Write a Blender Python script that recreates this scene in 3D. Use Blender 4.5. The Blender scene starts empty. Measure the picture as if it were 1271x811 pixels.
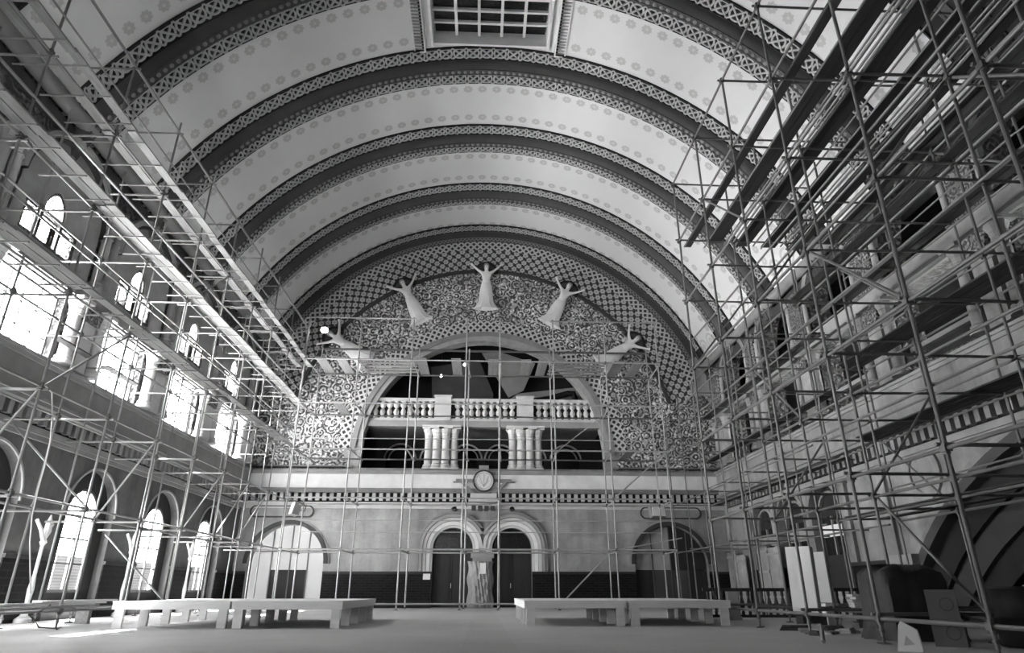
import bpy, bmesh, math, random
from mathutils import Vector, Matrix
S = bpy.context.scene
C = S.collection
random.seed(7)
R = math.radians
sin, cos, pi, sqrt = math.sin, math.cos, math.pi, math.sqrt

# ------------------------------------------------------------------ camera, light, exposure
cam_d = bpy.data.cameras.new('camera'); cam = bpy.data.objects.new('camera', cam_d); C.objects.link(cam)
cam.location = (0, 0, .85)
cam.rotation_euler = (R(90 + 22.48), 0, R(-2.565))
cam_d.sensor_fit = 'HORIZONTAL'; cam_d.sensor_width = 36; cam_d.lens = 36 * 794 / 1271
cam_d.clip_start = .05; cam_d.clip_end = 300
S.camera = cam
W = bpy.data.worlds.new('overcast_sky'); S.world = W; W.use_nodes = True
wb = W.node_tree.nodes['Background']; wb.inputs[1].default_value = 1.0
_t = W.node_tree.nodes.new('ShaderNodeTexCoord'); _x = W.node_tree.nodes.new('ShaderNodeSeparateXYZ'); _r = W.node_tree.nodes.new('ShaderNodeMapRange')
W.node_tree.links.new(_t.outputs['Generated'], _x.inputs[0]); W.node_tree.links.new(_x.outputs[2], _r.inputs[0])
_r.inputs[1].default_value = -.05; _r.inputs[2].default_value = .05; _r.inputs[3].default_value = 70; _r.inputs[4].default_value = 26   # pale ground below, brightened to light the vault; overcast sky above
W.node_tree.links.new(_r.outputs[0], wb.inputs[0])
sd = bpy.data.lights.new('sun', 'SUN'); sd.energy = 90; sd.angle = R(.6)
sun = bpy.data.objects.new('sun', sd); C.objects.link(sun); sun.location = (-60, 10, 90)
sun.rotation_euler = Vector((.51, -.17, -.86)).to_track_quat('-Z', 'Y').to_euler()
S.view_settings.view_transform = 'Standard'; S.view_settings.look = 'None'
S.view_settings.exposure = 1.1; S.view_settings.gamma = 1; S.view_settings.use_curve_mapping = False
S.cycles.max_bounces = 8; S.cycles.diffuse_bounces = 6; S.cycles.glossy_bounces = 3
S.cycles.transparent_max_bounces = 12; S.cycles.caustics_reflective = False; S.cycles.caustics_refractive = False
S.cycles.use_denoising = True

def portal(name, loc, normal, w, h):
    """a light portal in a window opening: it adds no light, it only guides sampling of the sky"""
    d = bpy.data.lights.new(name, 'AREA'); d.shape = 'RECTANGLE'; d.size = w; d.size_y = h
    d.cycles.is_portal = True
    o = bpy.data.objects.new(name, d); C.objects.link(o); o.location = loc
    z = -Vector(normal); y = Vector((0, 0, 1)); x = y.cross(z)
    o.rotation_euler = Matrix((x, y, z)).transposed().to_euler()

# ------------------------------------------------------------------ node helper and materials
class V:
    def __init__(s, nt, k): s.nt, s.k = nt, k
    def op(s, o, b=None, c=None):
        n = s.nt.nodes.new('ShaderNodeMath'); n.operation = o
        for i, v in enumerate((s, b, c)):
            if v is None: continue
            if isinstance(v, V): s.nt.links.new(v.k, n.inputs[i])
            else: n.inputs[i].default_value = v
        return V(s.nt, n.outputs[0])
    def __add__(s, b): return s.op('ADD', b)
    def __sub__(s, b): return s.op('SUBTRACT', b)
    def __mul__(s, b): return s.op('MULTIPLY', b)
    def __truediv__(s, b): return s.op('DIVIDE', b)
    def lt(s, b): return s.op('LESS_THAN', b)
    def gt(s, b): return s.op('GREATER_THAN', b)
    def fr(s): return s.op('FRACT')
    def ab(s): return s.op('ABSOLUTE')
    def mx(s, b): return s.op('MAXIMUM', b)
    def mn(s, b): return s.op('MINIMUM', b)
    def sn(s): return s.op('SINE')
    def sq(s): return s.op('SQRT')
    def at(s, b): return s.op('ARCTAN2', b)
    def cl(s):
        n = s.nt.nodes.new('ShaderNodeClamp'); s.nt.links.new(s.k, n.inputs[0]); return V(s.nt, n.outputs[0])
    def step(s, a, b):
        n = s.nt.nodes.new('ShaderNodeMapRange'); n.interpolation_type = 'SMOOTHSTEP'
        s.nt.links.new(s.k, n.inputs[0]); n.inputs[1].default_value = a; n.inputs[2].default_value = b
        return V(s.nt, n.outputs[0])

class Mt:
    def __init__(s, name, rough=.8, spec=.3):
        s.m = bpy.data.materials.new(name); s.m.use_nodes = True; s.nt = s.m.node_tree
        s.b = s.nt.nodes['Principled BSDF']; s.b.inputs['Roughness'].default_value = rough
        s.b.inputs['Specular IOR Level'].default_value = spec
    def n(s, t): return s.nt.nodes.new(t)
    def pos(s):
        return s.n('ShaderNodeNewGeometry').outputs['Position']
    def obj(s): return s.n('ShaderNodeTexCoord').outputs['Object']
    def uv(s):
        x = s.n('ShaderNodeSeparateXYZ'); s.nt.links.new(s.n('ShaderNodeTexCoord').outputs['UV'], x.inputs[0])
        return V(s.nt, x.outputs[0]), V(s.nt, x.outputs[1])
    def xyz(s):
        x = s.n('ShaderNodeSeparateXYZ'); s.nt.links.new(s.pos(), x.inputs[0])
        return [V(s.nt, o) for o in x.outputs]
    def noise(s, scale, detail=4, rough=.6, vec=None, stretch=None):
        n = s.n('ShaderNodeTexNoise'); n.inputs['Scale'].default_value = scale; n.inputs['Detail'].default_value = detail
        n.inputs['Roughness'].default_value = rough
        v = vec or s.pos()
        if stretch:
            mp = s.n('ShaderNodeMapping'); mp.inputs['Scale'].default_value = stretch; s.nt.links.new(v, mp.inputs[0]); v = mp.outputs[0]
        s.nt.links.new(v, n.inputs['Vector']); return V(s.nt, n.outputs[0])
    def voro(s, scale, feature='F1', rnd=1, vec=None, out='Distance'):
        n = s.n('ShaderNodeTexVoronoi'); n.feature = feature; n.inputs['Scale'].default_value = scale; n.inputs['Randomness'].default_value = rnd
        s.nt.links.new(vec or s.pos(), n.inputs['Vector']); return V(s.nt, n.outputs[out])
    def gray(s, v, tint=None):
        c = s.n('ShaderNodeCombineColor')
        for i in range(3): s.nt.links.new(v.k, c.inputs[i])
        s.nt.links.new(c.outputs[0], s.b.inputs['Base Color']); return s
    def const(s, g): s.b.inputs['Base Color'].default_value = (g, g, g, 1); return s
    def bump(s, v, dist=.02, strength=.6):
        b = s.n('ShaderNodeBump'); b.inputs['Distance'].default_value = dist; b.inputs['Strength'].default_value = strength
        s.nt.links.new(v.k, b.inputs['Height']); s.nt.links.new(b.outputs[0], s.b.inputs['Normal']); return s

def plain(name, g, rough=.8, var=.25, scale=2.0, bump=.01, spec=.3, metal=0, stretch=None):
    m = Mt(name, rough, spec); m.b.inputs['Metallic'].default_value = metal
    nz = m.noise(scale, stretch=stretch)
    m.gray((nz - .5) * (2 * var * g) + g)
    if bump: m.bump(m.noise(scale * 8, stretch=stretch), bump, .4)
    return m.m

M = {}
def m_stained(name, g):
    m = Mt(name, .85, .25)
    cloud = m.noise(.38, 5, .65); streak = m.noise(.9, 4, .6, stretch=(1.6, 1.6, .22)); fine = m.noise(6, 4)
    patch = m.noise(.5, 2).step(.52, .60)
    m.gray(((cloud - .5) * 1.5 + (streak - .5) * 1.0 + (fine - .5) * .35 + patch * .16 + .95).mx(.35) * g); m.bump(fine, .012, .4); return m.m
M['plaster'] = m_stained('stained_wall_plaster', .29)
M['plaster_left'] = m_stained('shade_darkened_plaster', .105)  # darker copy of the plaster: shade of the backlit wall put into the colour
M['plaster_right'] = m_stained('patched_grey_plaster', .25)
M['tube_mid'] = plain('part_shaded_steel_tube', .22, .45, .35, 3, 0, .5, metal=.25)  # darker tube copy, the left scaffold's weaker light put into its colour
M['tube_dark'] = plain('shaded_steel_tube', .15, .5, .35, 3, 0, .5, metal=.2)  # darkest tube copy, silhouette shade of the right scaffold put into its colour
M['plaster_light'] = plain('light_plaster', .75, .8, .25, 1.2, .008)
M['stone'] = plain('carved_light_stone', .55, .7, .25, 1.5, .012)
M['stone_mid'] = plain('mid_grey_stone', .30, .75, .35, 1.5, .012)
M['mould_mid'] = plain('painted_moulding', .22, .6, .3, 1.5, .006)
M['dark_paint'] = plain('dark_painted_band', .045, .6, .35, 1.5, .01)
M['mid_paint'] = plain('grey_painted_band', .07, .6, .3, 1.5, .01)
M['knot'] = plain('pale_knotwork', .42, .7, .25, 3, .005)
M['knot_bed'] = plain('black_knot_bed', .022, .8, .3, 3, .005)
M['wood_dark'] = plain('dark_varnished_oak', .018, .6, .6, 3, .006, .5, stretch=(3, 3, .3))
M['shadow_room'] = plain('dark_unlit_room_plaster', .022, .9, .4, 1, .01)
M['room_light'] = plain('room_grey_plaster', .25, .9, .3, 1, .01)
M['plywood'] = plain('raw_plywood', .75, .7, .2, 3, .004, stretch=(.4, 4, 4))
M['plank'] = plain('scaffold_plank_timber', .24, .8, .45, 4, .006, stretch=(4, .5, 4))
M['plank_old'] = plain('weathered_plank_timber', .05, .8, .5, 4, .006, stretch=(4, .5, 4))
M['tube'] = plain('galvanised_steel_tube', .36, .45, .35, 3, 0, .5, metal=.25)
M['clamp'] = plain('dark_steel_clamp', .12, .5, .3, 5, 0, .5, metal=.4)
M['white'] = plain('white_board', .80, .6, .06, 2, .002)
M['paper'] = plain('white_paper', .82, .8, .03, 4, 0)
M['sheet'] = plain('draped_plastic_sheet', .30, .5, .4, 2, .02, stretch=(3, 3, .4))
M['tarp'] = plain('dark_tarpaulin', .04, .6, .4, 2.5, .03)
M['carton'] = plain('cardboard', .12, .8, .2, 2, .004)
M['black'] = plain('matt_black', .008, .6, .3, 3, 0)
M['rubble'] = plain('plaster_rubble', .42, .9, .6, 6, .02)
M['iron'] = plain('window_iron', .10, .5, .2, 4, 0)
M['cable'] = plain('rubber_cable', .05, .6, .2, 4, 0)
M['bronze'] = plain('pale_bronze', .55, .45, .2, 4, 0, .5)
M['skirt'] = plain('dark_skirting', .012, .7, .3, 3, .004)

def m_floor():
    m = Mt('worn_terrazzo_floor', .62, .35)
    a = m.noise(.45, 5); b = m.noise(14, 3)
    x, y, z = m.xyz()
    seam = (x - .15).ab().lt(.45) * -.03
    m.gray(a * .22 + b * .16 + m.noise(60, 2) * .10 + seam + .20); m.bump(b, .004, .3); return m.m
M['floor'] = m_floor()

def m_glass():
    m = bpy.data.materials.new('window_glass'); m.use_nodes = True; nt = m.node_tree; nt.nodes.clear()
    o = nt.nodes.new('ShaderNodeOutputMaterial'); t = nt.nodes.new('ShaderNodeBsdfTransparent'); g = nt.nodes.new('ShaderNodeBsdfGlossy')
    g.inputs['Roughness'].default_value = .15; t.inputs[0].default_value = (.88, .88, .88, 1)
    x = nt.nodes.new('ShaderNodeMixShader'); x.inputs[0].default_value = .06
    nt.links.new(t.outputs[0], x.inputs[1]); nt.links.new(g.outputs[0], x.inputs[2]); nt.links.new(x.outputs[0], o.inputs[0]); return m
M['glass'] = m_glass()
def m_darkglass():
    m = Mt('dark_skylight_glass', .25, .5)
    v = m.voro(9); n = m.noise(5)
    m.gray((v.step(.25, .05) * .05) + n * .012 + .004); m.bump(v, .01, .5); return m.m
M['dark_glass'] = m_darkglass()
def m_frost():
    m = bpy.data.materials.new('frosted_glass'); m.use_nodes = True; nt = m.node_tree; nt.nodes.clear()
    o = nt.nodes.new('ShaderNodeOutputMaterial'); t = nt.nodes.new('ShaderNodeBsdfTranslucent'); d = nt.nodes.new('ShaderNodeBsdfDiffuse')
    t.inputs[0].default_value = (.16, .16, .16, 1); d.inputs[0].default_value = (.5, .5, .5, 1)
    x = nt.nodes.new('ShaderNodeMixShader'); x.inputs[0].default_value = .5
    nt.links.new(t.outputs[0], x.inputs[1]); nt.links.new(d.outputs[0], x.inputs[2]); nt.links.new(x.outputs[0], o.inputs[0]); return m
M['frost'] = m_frost()

def m_brick(name, c1, c2, mortar, sc, bw=.6, rh=.25, axis='xz'):
    m = Mt(name, .7, .15)
    x, y, z = m.xyz()
    cb = m.n('ShaderNodeCombineXYZ'); m.nt.links.new(x.k if axis == 'xz' else y.k, cb.inputs[0]); m.nt.links.new(z.k, cb.inputs[1])
    b = m.n('ShaderNodeTexBrick'); m.nt.links.new(cb.outputs[0], b.inputs['Vector'])
    b.inputs['Color1'].default_value = (c1,) * 3 + (1,); b.inputs['Color2'].default_value = (c2,) * 3 + (1,); b.inputs['Mortar'].default_value = (mortar,) * 3 + (1,)
    b.inputs['Scale'].default_value = sc; b.inputs['Mortar Size'].default_value = .02; b.inputs['Brick Width'].default_value = bw; b.inputs['Row Height'].default_value = rh
    m.nt.links.new(b.outputs[0], m.b.inputs['Base Color']); m.bump(V(m.nt, b.outputs['Fac']) * -1, .01, .6); return m.m
M['dado_back'] = m_brick('glazed_dark_brick_dado', .005, .011, .018, 1.0, .42, .13)
M['dado_side'] = m_brick('glazed_dark_brick_dado_sides', .005, .010, .016, 1.0, .5, .2, 'yz')
M['brick_reveal'] = m_brick('pale_brick_reveal', .30, .40, .5, 1.0, .3, .1)

def m_vault():
    """light plaster with stencilled rosettes in a row along both sides of every rib (flat print, uv in metres)"""
    m = Mt('stencilled_vault_plaster', .85, .2)
    u, v = m.uv()
    per = 5.25
    vv = ((v - 17.8 + per * 20 + per / 2) / per).fr() * per - per / 2      # distance from nearest rib centre
    d = vv.ab() - 1.62
    su = .70
    uu = ((u / su).fr() - .5) * su
    r = (uu * uu + d * d).sq()
    ang = d.at(uu)
    edge = (ang * 8).sn() * .022 + .215
    ros = (r - edge).step(.02, -.02)
    hole = (r - .06).step(.02, -.02) * .4
    big = u.ab() - 17.15
    vb = (vv.ab() - 2.05)
    rb = (big * big + vb * vb).sq()
    ring2 = ((rb - .42).ab() - .07).step(.02, -.02).mx((rb - .2).step(.02, -.02))
    mask = ros * (m.noise(18, 2) * .5 + .45) - hole * ros
    nz = m.noise(.35, 5); fine = m.noise(30, 2)
    base = nz * .10 + fine * .05 + .60
    m.gray(base - mask * .27 - ring2 * .16); m.bump(fine, .004, .3); return m.m
M['vault'] = m_vault()

def m_lattice(name, s, lo, hi, line=.2):
    m = Mt(name, .7, .3)
    u, v = m.uv()
    a = (((u + v) / s).fr() - .5).ab(); b = (((u - v) / s).fr() - .5).ab()
    web = a.mx(b).step(.5 - line - .03, .5 - line + .03)
    m.gray(web * (hi - lo) + lo); m.bump(web, .02, .8); return m.m
M['lattice'] = m_lattice('diamond_lattice_band', .42, .035, .50)
M['lattice_small'] = m_lattice('small_relief_band', .26, .05, .22, .22)
def m_rosettes():
    m = Mt('rosette_field', .75, .3)
    u, v = m.uv(); s = .58
    out = None
    for off in (0, .5):
        a = ((u / s + off).fr() - .5); b = ((v / s + off).fr() - .5)
        r = (a * a + b * b).sq(); ang = b.at(a)
        f = (r - ((ang * 6).sn() * .03 + .30)).step(.04, -.04) - (r - .10).step(.03, -.03) * .45
        out = f if out is None else out.mx(f)
    nz = m.noise(1.5)
    m.gray(out.cl() * (nz * .25 + .30) + .04); m.bump(out, .03, .8); return m.m
M['rosettes'] = m_rosettes()
def m_mosaic(name, gain, sc=1.0):
    m = Mt(name, .55, .4)
    wob = m.noise(1.8 * sc, 3)
    d1 = m.voro(1.9 * sc, rnd=.8); curl = ((d1 * 21 + wob * 9).sn() * .5 + .5).step(.45, .85)
    d2 = m.voro(4.6 * sc); leaf = d2.step(.50, .25)
    d3 = m.voro(9 * sc); dots = d3.step(.45, .2)
    big = m.noise(.7 * sc, 3).step(.3, .65)
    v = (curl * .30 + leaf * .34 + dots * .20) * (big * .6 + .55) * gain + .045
    m.gray(v); m.bump(curl * .5 + leaf * .5 + dots * .25, .06, .9); return m.m
M['mosaic'] = m_mosaic('scrolling_leaf_mosaic', 1.25)
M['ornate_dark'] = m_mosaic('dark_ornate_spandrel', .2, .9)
M['ornate_mid'] = m_mosaic('ornate_carved_pier', .45, 1.5)

# ------------------------------------------------------------------ mesh helpers
ident = lambda a, d, z: (a, d, z)
LX, RX, BY, NY = -13.6, 14.1, 38.0, -4.0
onback = lambda a, d, z: (a, BY - d, z)
onleft = lambda a, d, z: (LX + d, a, z)
onright = lambda a, d, z: (RX - d, a, z)
onrear = lambda a, d, z: (a, NY + d, z)

class MB:
    def __init__(s, f=ident): s.v, s.f, s.m, s.uvs = [], [], f, None
    def add(s, vs, fs):
        o = len(s.v); s.v += [s.m(*p) for p in vs]; s.f += [tuple(i + o for i in q) for q in fs]; return s
    def box(s, a0, a1, d0, d1, z0, z1):
        return s.add([(a0, d0, z0), (a1, d0, z0), (a1, d1, z0), (a0, d1, z0), (a0, d0, z1), (a1, d0, z1), (a1, d1, z1), (a0, d1, z1)],
                     [(0, 3, 2, 1), (4, 5, 6, 7), (0, 1, 5, 4), (1, 2, 6, 5), (2, 3, 7, 6), (3, 0, 4, 7)])
    def prism(s, poly, d0, d1):
        """polygon in (a, z), extruded over d"""
        n = len(poly)
        return s.add([(a, d0, z) for a, z in poly] + [(a, d1, z) for a, z in poly],
                     [tuple(range(n)), tuple(range(2 * n - 1, n - 1, -1))] + [(i, i + n, (i + 1) % n + n, (i + 1) % n) for i in range(n)])
    def arc(s, ca, cz, r0, r1, d0, d1, t0=0, t1=180, n=24):
        """solid ring sector in the (a, z) plane; angles in degrees from +a"""
        vs, fs = [], []
        for i in range(n + 1):
            t = R(t0 + (t1 - t0) * i / n); c, q = cos(t), sin(t)
            vs += [(ca + r0 * c, d0, cz + r0 * q), (ca + r1 * c, d0, cz + r1 * q), (ca + r1 * c, d1, cz + r1 * q), (ca + r0 * c, d1, cz + r0 * q)]
        for i in range(n):
            k = 4 * i
            fs += [(k + j, k + (j + 1) % 4, k + 4 + (j + 1) % 4, k + 4 + j) for j in range(4)]
        if abs(t1 - t0) < 359.9: fs += [(0, 3, 2, 1), (4 * n, 4 * n + 1, 4 * n + 2, 4 * n + 3)]
        return s.add(vs, fs)
    def lathe(s, ca, cd, prof, n=12, sq=1):
        vs, fs = [], []
        for r, z in prof:
            for i in range(n):
                t = 2 * pi * i / n; vs.append((ca + r * cos(t), cd + r * sin(t) * sq, z))
        for j in range(len(prof) - 1):
            for i in range(n):
                k = j * n; fs.append((k + i, k + (i + 1) % n, k + n + (i + 1) % n, k + n + i))
        fs += [tuple(range(n - 1, -1, -1)), tuple(range((len(prof) - 1) * n, len(prof) * n))]
        return s.add(vs, fs)
    def tube(s, pts, r, n=6, r1=None):
        pts = [Vector(p) for p in pts]; vs, fs = [], []
        for i, p in enumerate(pts):
            t = (pts[min(i + 1, len(pts) - 1)] - pts[max(i - 1, 0)]).normalized()
            x = t.orthogonal().normalized() if abs(t.z) > .9 else t.cross(Vector((0, 0, 1))).normalized()
            y = t.cross(x); rr = r if r1 is None else r + (r1 - r) * i / (len(pts) - 1)
            vs += [tuple(p + (x * cos(2 * pi * k / n) + y * sin(2 * pi * k / n)) * rr) for k in range(n)]
        for i in range(len(pts) - 1):
            fs += [(i * n + k, i * n + (k + 1) % n, i * n + n + (k + 1) % n, i * n + n + k) for k in range(n)]
        fs += [tuple(range(n - 1, -1, -1)), tuple(range((len(pts) - 1) * n, len(pts) * n))]
        return s.add(vs, fs)
    def mesh(s, name, mat, smooth=False):
        me = bpy.data.meshes.new(name); me.from_pydata(s.v, [], s.f)
        bm = bmesh.new(); bm.from_mesh(me); bmesh.ops.recalc_face_normals(bm, faces=bm.faces); bm.to_mesh(me); bm.free()
        if smooth:
            me.polygons.foreach_set('use_smooth', [True] * len(me.polygons))
            me.set_sharp_from_angle(angle=R(40))
        me.materials.append(M[mat] if isinstance(mat, str) else mat); return me
    def build(s, name, mat, parent=None, kind=None, smooth=False):
        return link(name, s.mesh(name, mat, smooth), parent, kind)

def link(name, data, parent=None, kind=None, mw=None):
    o = bpy.data.objects.new(name, data); C.objects.link(o)
    if parent is not None: o.parent = parent
    if mw is not None: o.matrix_local = mw
    if kind: o['kind'] = kind
    return o
def empty(name, loc=(0, 0, 0), kind=None):
    o = bpy.data.objects.new(name, None); C.objects.link(o); o.location = loc; o.empty_display_size = .2
    if kind: o['kind'] = kind
    return o
def tag(o, label, cat, group=None):
    o['label'] = label; o['category'] = cat
    if group: o['group'] = group
    return o
def copy_tree(o, parent=None):
    c = o.copy(); C.objects.link(c)
    if parent is not None: c.parent = parent
    for ch in list(o.children): copy_tree(ch, c)
    return c

def arch_pts(ca, half, z0, zs, n=20, point=0):
    """outline of an arched opening, counter-clockwise from bottom left; point>0 makes it pointed"""
    p = [(ca - half, z0), (ca + half, z0)]
    if point:
        rr = half * (1 + point)
        tmax = math.acos((rr - half) / rr)
        for i in range(n // 2 + 1):
            t = tmax * i / (n // 2); p.append((ca + half - rr + rr * cos(t), zs + rr * sin(t)))
        for i in range(n // 2, -1, -1):
            t = tmax * i / (n // 2); p.append((ca - half + rr - rr * cos(t), zs + rr * sin(t)))
        p.pop(2 + n // 2)
    else:
        for i in range(n + 1):
            t = pi * i / n; p.append((ca + half * cos(t), zs + half * sin(t)))
    return p
def rect(a0, a1, z0, z1): return [(a0, z0), (a1, z0), (a1, z1), (a0, z1)]

def slab(name, outer, holes, f, d0, d1, mat, parent=None, kind=None):
    """a flat slab with holes, extruded from d0 to d1 in a wall's own plane"""
    def area(p): return abs(sum(p[i - 1][0] * p[i][1] - p[i][0] * p[i - 1][1] for i in range(len(p)))) / 2
    want = area(outer) - sum(area(h) for h in holes)
    for seed in range(30):                               # the fill can trip over collinear corners: nudge them by a millimetre and check the area
        rn = random.Random(seed); e = .0 if seed == 0 else .0015
        cu = bpy.data.curves.new('tmp', 'CURVE'); cu.dimensions = '2D'; cu.fill_mode = 'BOTH'; cu.extrude = (d1 - d0) / 2
        for poly in [outer] + holes:
            sp = cu.splines.new('POLY'); sp.points.add(len(poly) - 1); sp.use_cyclic_u = True
            for pt, (a, z) in zip(sp.points, poly): pt.co = (a + rn.uniform(-e, e), z + rn.uniform(-e, e), 0, 1)
        ob = bpy.data.objects.new('tmp', cu); C.objects.link(ob)
        dg = bpy.context.evaluated_depsgraph_get(); me = bpy.data.meshes.new_from_object(ob.evaluated_get(dg))
        bpy.data.objects.remove(ob); bpy.data.curves.remove(cu)
        got = sum(p.area for p in me.polygons if p.normal.z > .9)
        if abs(got - want) < .004 * want: break
    else: print('SLAB', name, got, want)
    mid = (d0 + d1) / 2
    for v in me.vertices: v.co = f(v.co.x, mid + v.co.z, v.co.y)
    bm = bmesh.new(); bm.from_mesh(me); bmesh.ops.remove_doubles(bm, verts=bm.verts, dist=1e-4)
    bmesh.ops.recalc_face_normals(bm, faces=bm.faces); bm.to_mesh(me); bm.free()
    me.materials.clear(); me.materials.append(M[mat]); me.name = name
    for p in me.polygons: p.use_smooth = False
    return link(name, me, parent, kind)

VR, VZ = 15.0, 8.7                       # vault radius and centre height
PER = 5.25
BAYS = [17.85 + PER * k for k in range(-4, 4)]       # bay centres (and rib centres)
PIERS = [b + PER / 2 for b in BAYS]

# ------------------------------------------------------------------ floor
MB().box(-22, 22, -8, 50, -.3, 0).build('floor', 'floor', kind='structure')

# ------------------------------------------------------------------ vault (ceiling) with skylight opening
TH = 72.0
def vp(t, y, r=VR): return (r * sin(t), y, VZ + r * cos(t))
ths = sorted(set([R(-TH + 2 * TH * i / 72) for i in range(73)]) | {math.asin(-2.62 / VR), math.asin(2.62 / VR)})
ys = [NY] + [y for y in (0, 5, 10, 15)] + [18.95, 21.75, 26, 31, 36, 38.6]
me = bpy.data.meshes.new('ceiling'); vs, fs = [], []
for t in ths:
    for y in ys: vs.append(vp(t, y))
ny = len(ys)
for i in range(len(ths) - 1):
    tm = (ths[i] + ths[i + 1]) / 2
    for j in range(ny - 1):
        if abs(VR * sin(tm)) < 2.62 and abs(ys[j] - 18.95) < .01: continue
        fs.append((i * ny + j, i * ny + j + 1, (i + 1) * ny + j + 1, (i + 1) * ny + j))
me.from_pydata(vs, [], fs)
uvl = me.uv_layers.new(name='UVMap')
for lp in me.loops:
    k = lp.vertex_index; uvl.data[lp.index].uv = (VR * ths[k // ny], ys[k % ny])
me.polygons.foreach_set('use_smooth', [True] * len(me.polygons)); me.materials.append(M['vault'])
ceiling = link('ceiling', me, kind='structure')
mb = MB()                                                # outer shell so the vault has thickness
n = 48; vs, fs = [], []
for i in range(n + 1):
    t = R(-TH + 2 * TH * i / n)
    vs += [vp(t, NY - .5, VR + 1.6), vp(t, 39.5, VR + 1.6)]
fs = [(2 * i, 2 * i + 1, 2 * i + 3, 2 * i + 2) for i in range(n)]
mb.add(vs, fs).build('roof_shell', 'plaster', ceiling)

sk = empty('window_1', (0, 20.35, 24.3), 'structure')    # skylight in the crown of the vault
def local(parent, mbx):                                  # shift a mesh builder's points into a parent's frame
    L = parent.location; mbx.v = [(p[0] - L.x, p[1] - L.y, p[2] - L.z) for p in mbx.v]; return mbx
mb = MB()
for x in (-2.62, 2.52): mb.box(x, x + .1, 18.95, 21.75, 23.3, 24.3)
for y in (18.95, 21.65): mb.box(-2.52, 2.52, y, y + .1, 23.45, 24.3)
local(sk, mb).build('frame', 'plaster_light', sk)
nx, nyy = 5, 4; wx = 5.04 / nx; wy = 2.6 / nyy
for i in range(1, nx):
    x = -2.52 + wx * i; local(sk, MB().box(x - .06, x + .06, 19.05, 21.65, 23.95, 24.2)).build('glazing_bar', 'plaster_light', sk)
for j in range(1, nyy):
    y = 19.05 + wy * j; local(sk, MB().box(-2.52, 2.52, y - .05, y + .05, 23.97, 24.18)).build('glazing_bar', 'plaster_light', sk)
for i in range(nx):
    for j in range(nyy):
        x = -2.52 + wx * i; y = 19.05 + wy * j
        local(sk, MB().box(x + .06, x + wx - .06, y + .05, y + wy - .05, 24.12, 24.16)).build('pane', 'dark_glass', sk)
for sx in (-1, 1):                                       # louvred vents beside the skylight
    v0 = empty('vent_grille', (sx * 3.15, 20.3, 23.2)); tag(v0, 'narrow louvred vent set in the vault on the %s side of the skylight' % ('left' if sx < 0 else 'right'), 'vent', 'vents beside the skylight')
    t = math.asin(3.15 / VR) * sx; z0 = VZ + VR * cos(t) - 23.2
    f = MB()
    for a, b in ((-.26, -.2), (.2, .26)): f.box(a, b, -1.75, 1.75, z0 - .12, z0 + .1)
    for y in (-1.75, 1.69): f.box(-.2, .2, y, y + .06, z0 - .12, z0 + .1)
    f.build('frame', 'plaster_light', v0).rotation_euler = (0, 0, 0)
    MB().box(-.2, .2, -1.69, 1.69, z0 + .02, z0 + .06).build('backing', 'black', v0)
    lm = MB().box(-.2, .2, -.03, .03, -.02, .02).mesh('louvre', 'stone_mid')
    for k in range(20): link('louvre', lm, v0, mw=Matrix.Translation((0, -1.62 + k * .17, z0 - .05)) @ Matrix.Rotation(R(35), 4, 'X'))

# ------------------------------------------------------------------ vault ribs with pierced knotwork
def sweep(prof, t0, t1, n, f=None):
    """profile points (y, drop) swept round the vault"""
    mb = MB(); vs, fs = [], []; k = len(prof)
    for i in range(n + 1):
        t = R(t0 + (t1 - t0) * i / n); vs += [vp(t, y, VR - d) for y, d in prof]
    for i in range(n):
        fs += [(i * k + j, i * k + j + 1, (i + 1) * k + j + 1, (i + 1) * k + j) for j in range(k - 1)]
    return mb.add(vs, fs)
kb = MB()                                                # one knot: ring, saltire and corner link, 1 x 1, lying in xy, facing -z
def flat(mbx, poly, h):
    n = len(poly); mbx.add([(x, y, 0) for x, y in poly] + [(x, y, -h) for x, y in poly], [tuple(range(n, 2 * n))] + [(i, (i + 1) % n, (i + 1) % n + n, i + n) for i in range(n)])
n = 14
for i in range(n):
    a, b = 2 * pi * i / n, 2 * pi * (i + 1) / n
    flat(kb, [(.50 * cos(a), .50 * sin(a)), (.50 * cos(b), .50 * sin(b)), (.37 * cos(b), .37 * sin(b)), (.37 * cos(a), .37 * sin(a))], .05)
for sgn in (1, -1):
    c, s = cos(pi / 4 * sgn), sin(pi / 4 * sgn)
    flat(kb, [(c * x - s * y, s * x + c * y) for x, y in ((-.70, -.055), (.70, -.055), (.70, .055), (-.70, .055))], .065)
knot_me = kb.mesh('knot', 'knot')
ribn = [1]
def knots(parent, y, r, size, t0, t1):
    step = size / r; n = int((R(t1) - R(t0)) / step)
    for i in range(n):
        t = R(t0) + step * (i + .5)
        x, yy, z = vp(t, y, r)
        X = Vector((cos(t), 0, -sin(t))); Z = Vector((sin(t), 0, cos(t))); Y = Vector((0, 1, 0))
        mw = Matrix((X * size, Y * size, Z)).transposed().to_4x4(); mw.translation = (x, yy, z)
        link('knot', knot_me, parent, mw=mw)
RT = 66
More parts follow.
